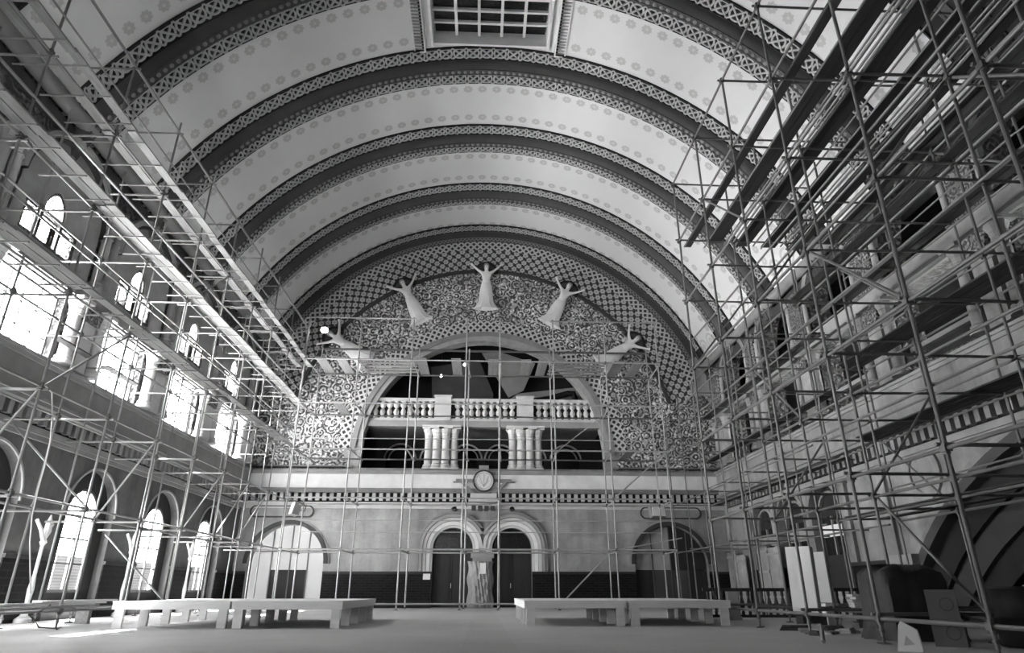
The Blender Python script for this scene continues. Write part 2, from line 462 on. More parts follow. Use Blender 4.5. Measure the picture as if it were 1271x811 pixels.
def rib(yc, with_knots, half=False):
    r = empty('trim_%d' % ribn[0], kind='structure'); ribn[0] += 1
    h = 1.12
    sweep([(yc - h, 0), (yc - h, .10), (yc - h + .06, .12), (yc - h + .06, .06), (yc - .46, .06), (yc - .46, .12), (yc - .40, .12)], -TH, TH, 60).build('knot_bed', 'knot_bed', r)
    sweep([(yc - .40, .12), (yc - .36, .22), (yc - .28, .36), (yc - .16, .44)], -TH, TH, 60).build('cove', 'mid_paint', r, smooth=True)
    if half:
        sweep([(yc - .16, .44), (yc + .1, .46), (yc + .1, .0)], -TH, TH, 60).build('soffit', 'dark_paint', r)
    else:
        sf = sweep([(yc - .16, .44), (yc - .16, .48), (yc - .10, .48), (yc - .10, .45), (yc + .10, .45), (yc + .10, .48), (yc + .16, .48), (yc + .16, .44)], -TH, TH, 60).build('soffit', 'mid_paint', r)
        bm_ = MB()                                       # bead ornament along the soffit
        bead = MB().lathe(0, 0, [(.02, -.06), (.09, -.03), (.09, .0)], 8).mesh('bead', 'mould_mid')
        if with_knots:
            for i in range(-58, 59):
                t = R(i * 1.12); x, yy, z = vp(t, yc, VR - .45)
                mw = Matrix.Rotation(t, 4, 'Y'); mw.translation = (x, yy, z); link('bead', bead, r, mw=mw)
        sweep([(yc + .16, .44), (yc + .28, .36), (yc + .36, .22), (yc + .40, .12)], -TH, TH, 60).build('cove', 'mid_paint', r, smooth=True)
        sweep([(yc + .40, .12), (yc + .46, .12), (yc + .46, .06), (yc + h - .06, .06), (yc + h - .06, .12), (yc + h, .10), (yc + h, 0)], -TH, TH, 60).build('knot_bed', 'knot_bed', r)
    if with_knots:
        knots(r, yc - .79, VR - .06, .62, -RT, RT)
        if not half: knots(r, yc + .79, VR - .06, .62, -RT, RT)
for b in BAYS: rib(b - .02, 16 < b < 36)
rib(38.35, True, half=True)

# ------------------------------------------------------------------ walls
LOW_TOP = 7.2
left_holes = [arch_pts(b + .55, 1.5, .45, 3.3) for b in BAYS if b > 9]
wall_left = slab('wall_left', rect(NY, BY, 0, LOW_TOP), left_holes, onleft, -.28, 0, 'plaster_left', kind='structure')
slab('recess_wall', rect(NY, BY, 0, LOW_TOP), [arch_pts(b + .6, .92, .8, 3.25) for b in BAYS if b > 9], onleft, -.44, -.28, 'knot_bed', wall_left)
up_holes = []
for b in BAYS[4:]:
    up_holes += [rect(b - 1.45, b + 1.6, 7.3, 9.7), arch_pts(b + .0, .42, 11.75, 11.85, 12, .5), rect(b - 1.15, b - .55, 10.75, 11.55), rect(b - .42, b + .42, 10.75, 11.6), rect(b + .55, b + 1.15, 10.75, 11.55)]
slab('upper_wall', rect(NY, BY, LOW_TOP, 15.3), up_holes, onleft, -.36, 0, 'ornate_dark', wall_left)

BIGC, BIGR = 12.9, 11.5
bigarch = [(BIGC - 9.6, .02), (BIGC + 9.6, .02)] + [(BIGC + BIGR * cos(R(t)), -6.6 + BIGR * sin(R(t))) for t in range(42, 139, 4)]
right_win = [26.6, 29.7, 33.0]
wall_right = slab('wall_right', rect(NY, BY, 0, LOW_TOP), [bigarch] + [arch_pts(b, 1.3, .9, 3.7) for b in right_win], onright, -.5, 0, 'plaster_right', kind='structure')
gal = []
for b in BAYS[1:]:
    gal += [rect(b - 1.75, b + 1.75, 7.6, 10.25), arch_pts(b, 1.75, 10.95, 12.3)]
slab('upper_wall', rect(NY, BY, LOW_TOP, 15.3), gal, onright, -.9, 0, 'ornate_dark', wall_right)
# gallery behind the right arcade and the dark stair arch below it
MB().box(RX + .5, RX + 4.2, NY, BY, LOW_TOP - .35, LOW_TOP).build('gallery_floor', 'stone_mid', wall_right)
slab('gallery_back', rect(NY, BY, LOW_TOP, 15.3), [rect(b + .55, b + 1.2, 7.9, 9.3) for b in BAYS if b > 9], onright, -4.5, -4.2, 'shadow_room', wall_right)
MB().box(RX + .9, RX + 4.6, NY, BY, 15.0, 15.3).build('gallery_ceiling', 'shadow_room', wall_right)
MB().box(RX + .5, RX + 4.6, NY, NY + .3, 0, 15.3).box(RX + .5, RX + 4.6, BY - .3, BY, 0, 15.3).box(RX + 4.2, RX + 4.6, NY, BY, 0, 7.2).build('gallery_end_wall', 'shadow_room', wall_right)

back_outer = [(-17.5, 0), (19.0, 0), (19.0, 13.4)] + [(VR * 1.06 * sin(R(t)), VZ + VR * 1.06 * cos(R(t))) for t in range(72, -73, -4)] + [(-17.5, 13.4)]
OPZ, OPR = 8.3, 7.25
back_holes = [arch_pts(x, 1.12, .02, 3.05) for x in (-1.62, 1.7)] + [arch_pts(x, 2.08, .02, 2.25, 28) for x in (-10.78, 10.72)] + [arch_pts(0, OPR, 7.5, OPZ, 48)]
wall_back = slab('wall_back', back_outer, back_holes, onback, -.8, 0, 'plaster', kind='structure')

rear_outer = [(-17.5, 0), (19.0, 0), (19.0, 13.4)] + [(VR * 1.06 * sin(R(t)), VZ + VR * 1.06 * cos(R(t))) for t in range(72, -73, -4)] + [(-17.5, 13.4)]
REAR_FILL = [(-9.5, 1.3, 1.0, 3.4)]  # added unseen window behind the camera, fills faces turned towards it
rear_holes = [arch_pts(*q) for q in REAR_FILL]
wall_rear = slab('wall_rear', rear_outer, rear_holes, onrear, -.8, 0, 'plaster', kind='structure')

# dado of dark glazed brick, skirtings
lh = [rect(b + .55 - 1.5, b + .55 + 1.5, .45, 2.2) for b in BAYS if b > 0]
def strip_rects(a0, a1, z0, z1, cuts):
    out, a = [], a0
    for c0, c1 in sorted(cuts):
        if c0 > a: out.append((a, c0, z0, z1))
        a = max(a, c1)
    if a < a1: out.append((a, a1, z0, z1))
    return out
def dado(name, f, a0, a1, cuts, mat, z1=1.85):
    mb = MB(f)
    for q in strip_rects(a0, a1, 0, z1 - .12, cuts): mb.box(q[0], q[1], 0, .05, q[2], q[3])
    o = mb.build(name, mat, kind='structure')
    cp = MB(f)
    for q in strip_rects(a0, a1, 0, 1, cuts): cp.box(q[0], q[1], 0, .09, z1 - .12, z1)
    cp.build('cap', 'wood_dark', o)
    sk_ = MB(f)
    for q in strip_rects(a0, a1, 0, 1, cuts): sk_.box(q[0], q[1], .05, .12, 0, .35)
    sk_.build('skirting', 'skirt', o)
dado('baseboard_left', onleft, NY, BY, [(b + .55 - 1.5, b + .55 + 1.5) for b in BAYS if b > 0], 'dado_side')
dado('baseboard_back', onback, LX, RX, [(-12.86, -8.7), (8.64, 12.8), (-2.74, 2.82)], 'dado_back')
dado('baseboard_right', onright, NY, BY, [(BIGC - 9.6, BIGC + 9.6)] + [(b - 1.3, b + 1.3) for b in right_win] + [(34.4, BY)], 'dado_side')
mb = MB(onleft)
for b in BAYS:
    if b > 0: mb.box(b + .55 - 1.5, b + .55 + 1.5, -.28, -.02, 0, .45)
mb.build('sill', 'skirt', wall_left)

# cornice with dentils and ledge, per wall
def cornice(f, a0, a1, zb, zt, stone='stone', frz='plaster_light', skip=()):
    o = empty('trim_%d' % ribn[0], kind='structure'); ribn[0] += 1
    MB(f).box(a0, a1, 0, .18, zb - .28, zb - .08).box(a0, a1, 0, .10, zb - .42, zb - .28).build('bead_moulding', stone, o)
    MB(f).box(a0, a1, 0, .06, zb - .08, zt + .02).build('dentil_bed', 'black', o)
    dm = {}
    n = int((a1 - a0) / .4)
    d = MB(f).box(-.10, .10, .06, .24, zb, zt).mesh('dentil', stone)
    ax = f(1, 0, 0); ax0 = f(0, 0, 0); dv = Vector(ax) - Vector(ax0)
    for i in range(n):
        a = a0 + .2 + i * .4
        if any(p < a < q for p, q in skip): continue
        if f is not onback and a < 9: continue
        link('dentil', d, o, mw=Matrix.Translation(dv * a))
    MB(f).box(a0, a1, 0, .46, zt + .02, zt + .14).box(a0, a1, 0, .54, zt + .14, zt + .24).build('crown_moulding', 'mould_mid', o)
    z2 = zt + .24
    MB(f).prism(rect(a0, a1, z2, LOW_TOP), 0, .40).build('frieze', frz, o)
    MB(f).box(a0, a1, 0, .46, LOW_TOP - .12, LOW_TOP).box(a0, a1, 0, .52, LOW_TOP, LOW_TOP + .1).build('ledge', 'stone_mid', o)
    return o
cornice(onleft, NY, BY - .5, 5.5, 5.92, 'mould_mid', 'mould_mid')
cornice(onright, NY, BY - .5, 5.25, 5.70, 'stone_mid', 'plaster_right')
cornice(onback, LX, RX, 5.62, 6.04, skip=((-.75, .85),))
# big round moulding at the foot of the vault
for f, zc in ((onleft, 15.1), (onright, 13.9)):
    o = empty('trim_%d' % ribn[0], kind='structure'); ribn[0] += 1
    mb = MB(); p = [f(NY, .30, zc), f(BY, .30, zc)]; mb.tube(p, .26, 14).build('round_moulding', 'mould_mid', o, smooth=True)
    MB(f).box(NY, BY, 0, .12, zc - .75, zc - .3).build('fascia', 'dark_paint', o)

# ------------------------------------------------------------------ left wall: windows, lunettes, piers
BAYS = BAYS[1:]; PIERS = PIERS[1:]
wn = [2]
def wname(): wn[0] += 1; return 'window_%d' % (wn[0] - 1)
for b in BAYS:
    # tall arched window in the lower recess
    if b > 9:
        c = b + .6
        w = empty(wname(), (LX - .36, c, 0), 'structure'); f = lambda a, d, z, c=c: (d, a - c, z)
        fr = MB(f); fr.arc(c, 3.25, .84, .92, -.05, .05, n=16)
        for a in (c - .92, c + .84): fr.box(a, a + .08, -.05, .05, .8, 3.25)
        fr.box(c - .84, c + .84, -.05, .05, .8, .9); fr.build('frame', 'iron', w)
        MB(f).box(c - .035, c + .035, -.04, .04, .9, 4.09).build('mullion', 'iron', w)
        for z in (1.7, 2.5, 3.25): MB(f).box(c - .84, c + .84, -.03, .03, z - .03, z + .03).build('glazing_bar', 'iron', w)
        for a0, a1 in ((c - .84, c - .05), (c + .05, c + .84)):
            for z0, z1 in ((.9, 1.67), (1.73, 2.47), (2.53, 3.22)):
                MB(f).box(a0, a1, -.006, .006, z0, z1).build('pane', 'glass', w)
        for t0, t1, e in ((0, 90, .05), (90, 180, -.05)):
            q = [(c + e, 3.28)] + [(c + .84 * cos(R(t)), 3.28 + .81 * sin(R(t))) for t in range(t0, t1 + 1, 10)]
            if e > 0: q[-1] = (c + e, q[-1][1])
            else: q[1] = (c + e, q[1][1])
            MB(f).prism(q, -.006, .006).build('pane', 'glass', w)
        # brick reveals left and right of the glass, outside
        MB(onleft).box(c + .35, c + 2.0, -1.3, -1.0, 0, 2.0).build('brick_parapet', 'brick_reveal', wall_left)
        # pale moulded arch line round the recess
        ar = MB(onleft); ar.arc(b + .55, 3.3, 1.5, 1.57, 0, .05, n=24); ar.build('arch_moulding', 'stone_mid', wall_left)
    # rectangular upper window with its muntins
    if b < 14: continue
    w = empty(wname(), (LX - .24, b + .1, 7.35), 'structure')
    g = lambda a, d, z: (d, a, z)
    fr = MB(g)
    for a in (-1.45, 1.37): fr.box(a, a + .08, -.06, .06, 0, 2.25)
    for z in (0, 2.17): fr.box(-1.37, 1.37, -.06, .06, z, z + .08)
    fr.build('frame', 'iron', w)
    cols = [-1.37 + 2.74 * i / 4 for i in range(5)]; rows = [.08 + 2.09 * i / 3 for i in range(4)]
    for a in cols[1:-1]: MB(g).box(a - .025, a + .025, -.03, .03, .08, 2.17).build('glazing_bar', 'iron', w)
    for z in rows[1:-1]: MB(g).box(-1.37, 1.37, -.025, .025, z - .02, z + .02).build('glazing_bar', 'iron', w)
    for i in range(4):
        for j in range(3): MB(g).box(cols[i] + .025, cols[i + 1] - .025, -.005, .005, rows[j] + .02, rows[j + 1] - .02).build('pane', 'glass', w)
    # traceried pointed light: a thing of stone in the lunette
    w = empty(wname(), (LX - .2, b, 10.75), 'structure')
    tr = MB(g)
    for a in (-.485, .485): tr.box(a - .065, a + .065, -.1, .1, 0, 1.0)
    tr.box(-1.25, 1.25, -.1, .1, .80, 1.0)
    tr.build('tracery', 'mould_mid', w)
    for a0, a1 in ((-1.15, -.55), (-.42, .42), (.55, 1.15)): MB(g).box(a0, a1, -.005, .005, 0, .8).build('pane', 'glass', w)
    MB(g).prism([(a - b, z - 10.75) for a, z in arch_pts(b, .42, 11.75, 11.85, 12, .5)], -.005, .005).build('pane', 'glass', w)
    # plaster lunette with moulded arch
    hol = [rect(b - 1.3, b + 1.3, 10.62, 11.66), arch_pts(b, .5, 11.70, 11.85, 12, .5)]
    slab('lunette_panel', arch_pts(b + .25, 2.0, 10.5, 12.25, 28), hol, onleft, 0, .05, 'stone_mid', wall_left)
    am = MB(onleft); am.arc(b + .25, 12.25, 2.0, 2.12, 0, .2, n=28).build('arch_moulding', 'dark_paint', wall_left)
    am = MB(onleft); am.arc(b + .25, 12.25, 2.14, 2.34, 0, .28, n=28).build('arch_moulding', 'stone_mid', wall_left)
    # entablature between the tiers
MB(onleft).box(NY, BY, 0, .30, 9.75, 10.05).box(NY, BY, 0, .22, 10.05, 10.35).build('entablature', 'mould_mid', wall_left)
MB(onright).box(NY, BY, 0, .30, 10.40, 10.55).box(NY, BY, 0, .22, 10.55, 10.95).build('entablature', 'stone_mid', wall_right)
MB(onright).box(NY, BY, 0, .12, 10.25, 10.40).build('entablature', 'mould_mid', wall_right)
disc = MB(onright).arc(0, 10.12, 0, .11, 0, .08, 0, 360, 10).mesh('frieze_disc', 'stone')
for b in BAYS:
    if b < 12: continue
    for k in range(8): link('frieze_disc', disc, wall_right, mw=Matrix.Translation((-.0, b - 1.55 + k * .44, .36)))

def column(mb, a, d, z0, z1, r):
    mb.lathe(a, d, [(r * 1.5, z0), (r * 1.5, z0 + .12), (r * 1.25, z0 + .16), (r * 1.3, z0 + .24), (r, z0 + .3), (r * .95, z1 - .62), (r * 1.15, z1 - .58), (r, z1 - .54)], 14)
def capital(mb, a, d, z1, r):
    mb.lathe(a, d, [(r, z1 - .54), (r * 1.2, z1 - .40), (r * 1.15, z1 - .36), (r * 1.6, z1 - .16), (r * 1.5, z1 - .12)], 10)
    mb.box(a - r * 1.75, a + r * 1.75, d - r * 1.75, d + r * 1.75, z1 - .12, z1)
for side, f, wall in (('l', onleft, wall_left), ('r', onright, wall_right)):
    for p in PIERS:
        if p < 6 or p > 37: continue
        zt = 9.75 if side == 'l' else 10.25
        pr = empty('pier'); pr.parent = wall; st = 'stone' if side == 'l' else 'plaster_right'
        MB(f).box(p - .38, p + .38, 0, .30, 7.48, zt).build('pilaster', st, pr)
        for da in (-.72, .72) if side == 'l' else (-.75, .75):
            c = MB(f); column(c, p + da, .22, 7.48, zt, .20); c.build('shaft', st, pr, smooth=True)
            c = MB(f); capital(c, p + da, .22, zt, .20); c.build('capital', st, pr)
        MB(f).prism([(p - .38, zt - .6), (p + .38, zt - .6), (p + .55, zt - .05), (p - .55, zt - .05)], .02, .40).build('capital', 'ornate_mid', pr)
        # upper tier
        if side == 'l':
            for da in (-.24, .24):
                c = MB(f); column(c, p + da + .1, .2, 10.35, 12.9, .17); c.build('shaft', 'stone_mid', pr, smooth=True)
                c = MB(f); capital(c, p + da + .1, .2, 12.9, .17); c.build('capital', 'stone_mid', pr)
        else:
            MB(f).box(p - .55, p + .55, 0, .25, 10.95, 13.3).build('carved_panel', 'ornate_mid', pr)
            for da in (-.75, .75):
                c = MB(f); column(c, p + da, .16, 10.95, 13.2, .12); c.build('shaft', 'stone_mid', pr, smooth=True)
for b in BAYS:
    if b > 9:
        am = MB(onright); am.arc(b, 12.3, 1.75, 2.05, 0, .18, n=24).build('arch_moulding', 'mould_mid', wall_right)
        # gallery parapet
        mbp = MB(onright); mbp.box(b - 1.75, b + 1.75, -.4, -.2, 8.25, 8.4).box(b - 1.75, b + 1.75, -.4, -.2, 7.48, 7.6); mbp.build('parapet_rail', 'stone_mid', wall_right)

# right wall: windows, roundels, pilasters, stair arch
for b in right_win:
    w = empty(wname(), (RX + .2, b, 0), 'structure'); g = lambda a, d, z: (-d, a, z)
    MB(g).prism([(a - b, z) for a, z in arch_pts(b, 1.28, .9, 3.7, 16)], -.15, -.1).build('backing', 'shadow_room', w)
    MB(g).box(-1.25, 1.25, -.08, -.03, .95, 2.2).build('wood_panel', 'wood_dark', w)
    MB(g).box(-.85, .85, -.08, .02, 2.9, 3.35).build('blind', 'white' if b == 26.6 else 'plaster_right', w)
    fr = MB(g); fr.arc(0, 3.7, .9, 1.0, -.08, .04, n=16)
    for a in (-1.0, -.05, .9): fr.box(a, a + .1, -.08, .04, 2.2, 3.7)
    fr.build('frame', 'mould_mid', w)
    for a in (-.9, .05): MB(g).box(a, a + .85, -.06, -.05, 2.2, 3.7).build('pane', 'dark_glass', w)
    am = MB(onright); am.arc(b, 3.7, 1.3, 1.48, 0, .1, n=20).build('arch_moulding', 'plaster_right', wall_right)
for a in (20.1,):
    am = MB(onright); am.arc(a, 4.35, .62, .85, 0, .09, 0, 360, 28).build('roundel_moulding', 'plaster_right', wall_right)
    MB(onright).arc(a, 4.35, 0, .62, 0, .02, 0, 360, 28).build('roundel_panel', 'plaster_right', wall_right)
for a in (22.4, 25.0, 31.3, 35.0):
    MB(onright).box(a - .3, a + .3, 0, .14, 1.85, 4.9).box(a - .4, a + .4, 0, .2, 4.7, 4.9).build('pilaster', 'plaster_right', wall_right)
for r0, r1, d, mt in ((BIGR - .05, BIGR + .25, .22, 'mid_paint'), (BIGR + .25, BIGR + .5, .12, 'plaster_right'), (BIGR - .8, BIGR - .05, -.15, 'knot_bed'), (BIGR - 1.5, BIGR - .8, -.3, 'dark_paint'), (BIGR - 2.2, BIGR - 1.5, -.45, 'knot_bed')):
    am = MB(onright); am.arc(BIGC, -6.6, r0, r1, -.5, d, 41, 139, 32).build('stair_arch_moulding', mt, wall_right)
MB(onright).box(BIGC + 8.3, BIGC + 9.3, -.5, .35, 0, 1.8).box(BIGC + 8.1, BIGC + 9.5, -.5, .45, 1.65, 1.95).build('impost', 'stone_mid', wall_right)

# ------------------------------------------------------------------ back wall: rings, mosaic, opening, doors
def ring(name, r0, r1, t, mat, d=.02, n=72, parent=None, zc=VZ):
    me = bpy.data.meshes.new(name); vs, fs, uv = [], [], []
    for i in range(n + 1):
        a = R(90 - t + 2 * t * i / n)
        for r in (r0, r1): vs.append(onback(r * cos(a), d, zc + r * sin(a))); uv.append((a * (r0 + r1) / 2, r))
    o = len(vs)
    for i in range(n + 1):
        a = R(90 - t + 2 * t * i / n)
        for r in (r0, r1): vs.append(onback(r * cos(a), -.3, zc + r * sin(a))); uv.append((a * (r0 + r1) / 2, r))
    for i in range(n):
        k = 2 * i
        fs += [(k, k + 1, k + 3, k + 2), (o + k + 2, o + k + 3, o + k + 1, o + k), (k, k + 2, o + k + 2, o + k), (k + 1, o + k + 1, o + k + 3, k + 3)]
    me.from_pydata(vs, [], fs); ul = me.uv_layers.new(name='UVMap')
    for lp in me.loops: ul.data[lp.index].uv = uv[lp.vertex_index]
    bm = bmesh.new(); bm.from_mesh(me); bmesh.ops.recalc_face_normals(bm, faces=bm.faces); bm.to_mesh(me); bm.free()
    me.materials.append(M[mat]); return link(name, me, parent)
ring('vault_border', 14.1, 15.0, 66, 'mid_paint', .02, parent=wall_back)
ring('bead_border', 14.15, 14.4, 66, 'lattice_small', .05, parent=wall_back)
ring('lattice_border', 13.45, 14.05, 72, 'lattice', .06, parent=wall_back)
ring('rosette_border', 11.9, 13.45, 76, 'rosettes', .02, parent=wall_back)
ring('ridge_moulding', 11.68, 11.9, 76, 'dark_paint', .16, parent=wall_back)
ring('lattice_border', 7.85, 8.6, 88, 'lattice', .06, parent=wall_back, zc=OPZ)
ring('arch_moulding', 7.55, 7.85, 90, 'mould_mid', .14, parent=wall_back, zc=OPZ)
ring('arch_moulding', 7.25, 7.55, 90, 'stone_mid', .05, parent=wall_back, zc=OPZ)
# mosaic field
outer = [(-13.9, 7.45), (-7.85, 7.45)] + [(8.2 * cos(R(t)), OPZ + 8.2 * sin(R(t))) for t in range(180, -1, -4)] + [(7.85, 7.45), (14.4, 7.45), (14.4, 12.2)] + \
        [(11.75 * cos(R(t)), VZ + 11.75 * sin(R(t))) for t in range(16, 165, 4)] + [(-13.9, 12.2)]
slab('mosaic_field', outer, [], onback, 0, .012, 'mosaic', wall_back)
MB(onback).box(LX, -7.6, 0, .12, 7.50, 7.62).box(7.6, RX, 0, .12, 7.50, 7.62).build('mosaic_sill', 'lattice_small', wall_back)
for x0, x1 in ((LX, -8), (8, RX)):
    MB(onback).box(x0, x1, .0, .3, 7.48, 7.52).build('mosaic_sill', 'dark_paint', wall_back)

# relief torch bearers with niches
def bearer_mesh():
    me = bpy.data.meshes.new('body'); 
    J = [(0, 0, 1.35, .20, .13), (0, 0, 1.62, .19, .14), (0, 0, 1.95, .23, .15), (0, 0, 2.12, .10, .09), (0, 0, 2.22, .085, .085), (0, .03, 2.40, .14, .14), (0, .03, 2.52, .10, .11),
         (-.22, 0, 2.04, .085, .085), (-.42, .05, 2.16, .07, .07), (-.62, .08, 2.34, .055, .055), (-.70, .08, 2.41, .06, .05),
         (.22, 0, 2.04, .085, .085), (.42, .05, 2.16, .07, .07), (.62, .08, 2.34, .055, .055), (.70, .08, 2.41, .06, .05)]
    E_ = [(0, 1), (1, 2), (2, 3), (3, 4), (4, 5), (5, 6), (2, 7), (7, 8), (8, 9), (9, 10), (2, 11), (11, 12), (12, 13), (13, 14)]
    me.from_pydata([j[:3] for j in J], E_, [])
    o = bpy.data.objects.new('tmp', me); C.objects.link(o)
    md = o.modifiers.new('s', 'SKIN'); o.modifiers.new('ss', 'SUBSURF').levels = 1
    for sv, j in zip(me.skin_vertices[0].data, J): sv.radius = (j[3], j[4])
    me.skin_vertices[0].data[0].use_root = True
    dg = bpy.context.evaluated_depsgraph_get(); out = bpy.data.meshes.new_from_object(o.evaluated_get(dg)); bpy.data.objects.remove(o)
    out.materials.clear(); out.materials.append(M['plaster_light']); out.name = 'body'
    out.polygons.foreach_set('use_smooth', [True] * len(out.polygons)); return out
body = bearer_mesh()
gm = MB(); vs, fs = [], []
prof = [(1.72, .17), (1.45, .24), (1.1, .30), (.75, .33), (.4, .35), (.15, .47), (0, .60)]
n = 28
for z, r in prof:
    for i in range(n):
        t = 2 * pi * i / n; k = 1 + (.10 if i % 2 else -.05) * min(1, (1.72 - z))
        vs.append((r * k * cos(t), r * k * sin(t) * .38, z))
for j in range(len(prof) - 1):
    fs += [(j * n + i, j * n + (i + 1) % n, j * n + n + (i + 1) % n, j * n + n + i) for i in range(n)]
gown = gm.add(vs, fs + [tuple(range(n))]).mesh('gown', 'plaster_light', True)
torch = MB(); 
for s_ in (-1, 1): torch.tube([(s_ * .62, .1, 2.32), (s_ * .80, .1, 2.52)], .03, 6, .07)
torch_me = torch.mesh('torch', 'plaster_light')
fc = MB(); fc.add([(-.022, .15, 2.36), (.022, .15, 2.36), (0, .21, 2.37), (0, .15, 2.45)], [(0, 1, 2), (1, 3, 2), (3, 0, 2), (0, 3, 1)])
fc.box(-.075, -.025, .13, .165, 2.43, 2.45).box(.025, .075, .13, .165, 2.43, 2.45).box(-.035, .035, .14, .165, 2.315, 2.33)
face_me = fc.mesh('face', 'stone_mid')
hair = MB().lathe(0, -.03, [(.02, 2.63), (.13, 2.57), (.155, 2.42), (.12, 2.28)], 10).mesh('hair', 'stone_mid', True)
places = {0: 'upright at the crown of the mosaic', -27: 'just left of the crown figure', 27: 'just right of the crown figure',
          -54: 'low on left of the mosaic arc', 54: 'low on right of the mosaic arc'}
for ang, words in places.items():
    t = R(ang); r0 = 8.95
    base = Vector((r0 * sin(t), BY - .34, VZ + r0 * cos(t)))
    o = empty('torch_bearer_statue', base); o.rotation_euler = (0, t, 0); sc_ = 1.27; o.scale = (sc_, sc_, sc_)
    tag(o, 'pale robed torch bearer statue, arms raised, ' + words, 'statue', 'torch bearer statues on the mosaic arch')
    for nme, m_ in (('body', body), ('gown', gown), ('torch', torch_me), ('face', face_me), ('hair', hair)):
        c = link(nme, m_, o, mw=Matrix.Rotation(pi, 4, 'Z'))
    nc = Vector((11.72 * sin(t), 0, VZ + 11.72 * cos(t)))
    nb = MB(onback); nb.arc(nc.x, nc.z, .62, .76, 0, .16, -ang - 8, 188 - ang, 20)
    nb.build('niche_moulding', 'knot_bed', wall_back)
    MB(onback).arc(nc.x, nc.z, 0.01, .62, 0, .09, -ang - 8, 188 - ang, 20).build('niche_panel', 'mid_paint', wall_back)

# loggia behind the great opening
log = empty('trim_%d' % ribn[0], kind='structure'); ribn[0] += 1
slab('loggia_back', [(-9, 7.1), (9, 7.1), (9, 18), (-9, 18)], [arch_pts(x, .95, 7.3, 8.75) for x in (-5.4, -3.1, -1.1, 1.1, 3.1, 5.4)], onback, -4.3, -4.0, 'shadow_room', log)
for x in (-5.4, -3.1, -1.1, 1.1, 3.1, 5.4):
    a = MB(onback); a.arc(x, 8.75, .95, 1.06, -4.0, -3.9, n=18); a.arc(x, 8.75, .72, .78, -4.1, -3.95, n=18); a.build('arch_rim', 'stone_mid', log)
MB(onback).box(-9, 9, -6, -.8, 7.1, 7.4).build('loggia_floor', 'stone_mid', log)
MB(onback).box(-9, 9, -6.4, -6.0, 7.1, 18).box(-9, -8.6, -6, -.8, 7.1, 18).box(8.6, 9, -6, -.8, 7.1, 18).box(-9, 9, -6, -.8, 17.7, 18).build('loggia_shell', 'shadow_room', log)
MB(onback).box(-7.4, 7.4, -4.0, -.45, 10.2, 10.35).build('balcony_slab', 'stone_mid', log)
MB(onback).box(-7.2, 7.2, -.6, -.1, 10.02, 10.38).build('balcony_edge', 'stone_mid', log)
slab('upper_vault_wall', [(1.2, 12.2), (2.2, 13.0), (7.0, 13.6), (7.0, 10.4), (3.6, 10.4)], [], onback, -3.2, -3.0, 'room_light', log)
slab('upper_vault_wall', [(-.2, 15.8), (1.0, 15.9), (3.4, 15.1), (2.6, 13.2), (1.6, 12.7)], [], onback, -3.0, -2.9, 'room_light', log)
slab('upper_vault_wall', [(-3.6, 14.8), (-.4, 15.4), (.6, 13.0), (.3, 10.4), (-1.6, 10.4), (-3.4, 12.0)], [], onback, -3.3, -3.1, 'mid_paint', log)
for x in (-2.52, 2.52):
    pr = empty('column_cluster'); pr.parent = log
    for dx, dd, r in ((-.78, -.25, .22), (-.26, -.12, .25), (.26, -.12, .25), (.78, -.25, .22), (-.5, -.6, .2), (.5, -.6, .2)):
        c = MB(onback); column(c, x + dx, dd - .1, 7.5, 9.98, r); c.build('shaft', 'stone', pr, smooth=True)
        c = MB(onback); capital(c, x + dx, dd - .1, 9.98, r * .95); c.build('capital', 'stone', pr)
    MB(onback).box(x - 1.15, x + 1.15, -.95, .2, 9.95, 10.05).box(x - 1.05, x + 1.05, -.9, .15, 7.44, 7.52).build('plinth', 'stone', pr)
bal = empty('balustrade'); bal.parent = log
MB(onback).box(-7.3, 7.3, -.5, -.15, 11.62, 11.80).build('top_rail', 'stone', bal)
MB(onback).box(-7.3, 7.3, -.48, -.17, 10.38, 10.55).build('bottom_rail', 'stone', bal)
for x in (-2.52, 2.52): MB(onback).box(x - .5, x + .5, -.62, -.05, 10.38, 11.86).box(x - .56, x + .56, -.66, 0, 11.86, 11.98).build('pedestal', 'stone', bal)
bl = MB().lathe(0, 0, [(.15, 10.55), (.15, 10.62), (.08, 10.68), (.17, 10.9), (.17, 10.98), (.07, 11.18), (.14, 11.24), (.20, 11.32), (.20, 11.42), (.10, 11.55), (.16, 11.62)], 8).mesh('baluster', 'stone', True)
x = -7.0
while x < 7.05:
    if abs(abs(x) - 2.52) > .62: link('baluster', bl, bal, mw=Matrix.Translation((x, BY + .32, 0)))
    x += .415
MB(onback).box(-7.2, 7.2, -.9, -.8, 10.5, 11.7).build('shade_board', 'mid_paint', bal)

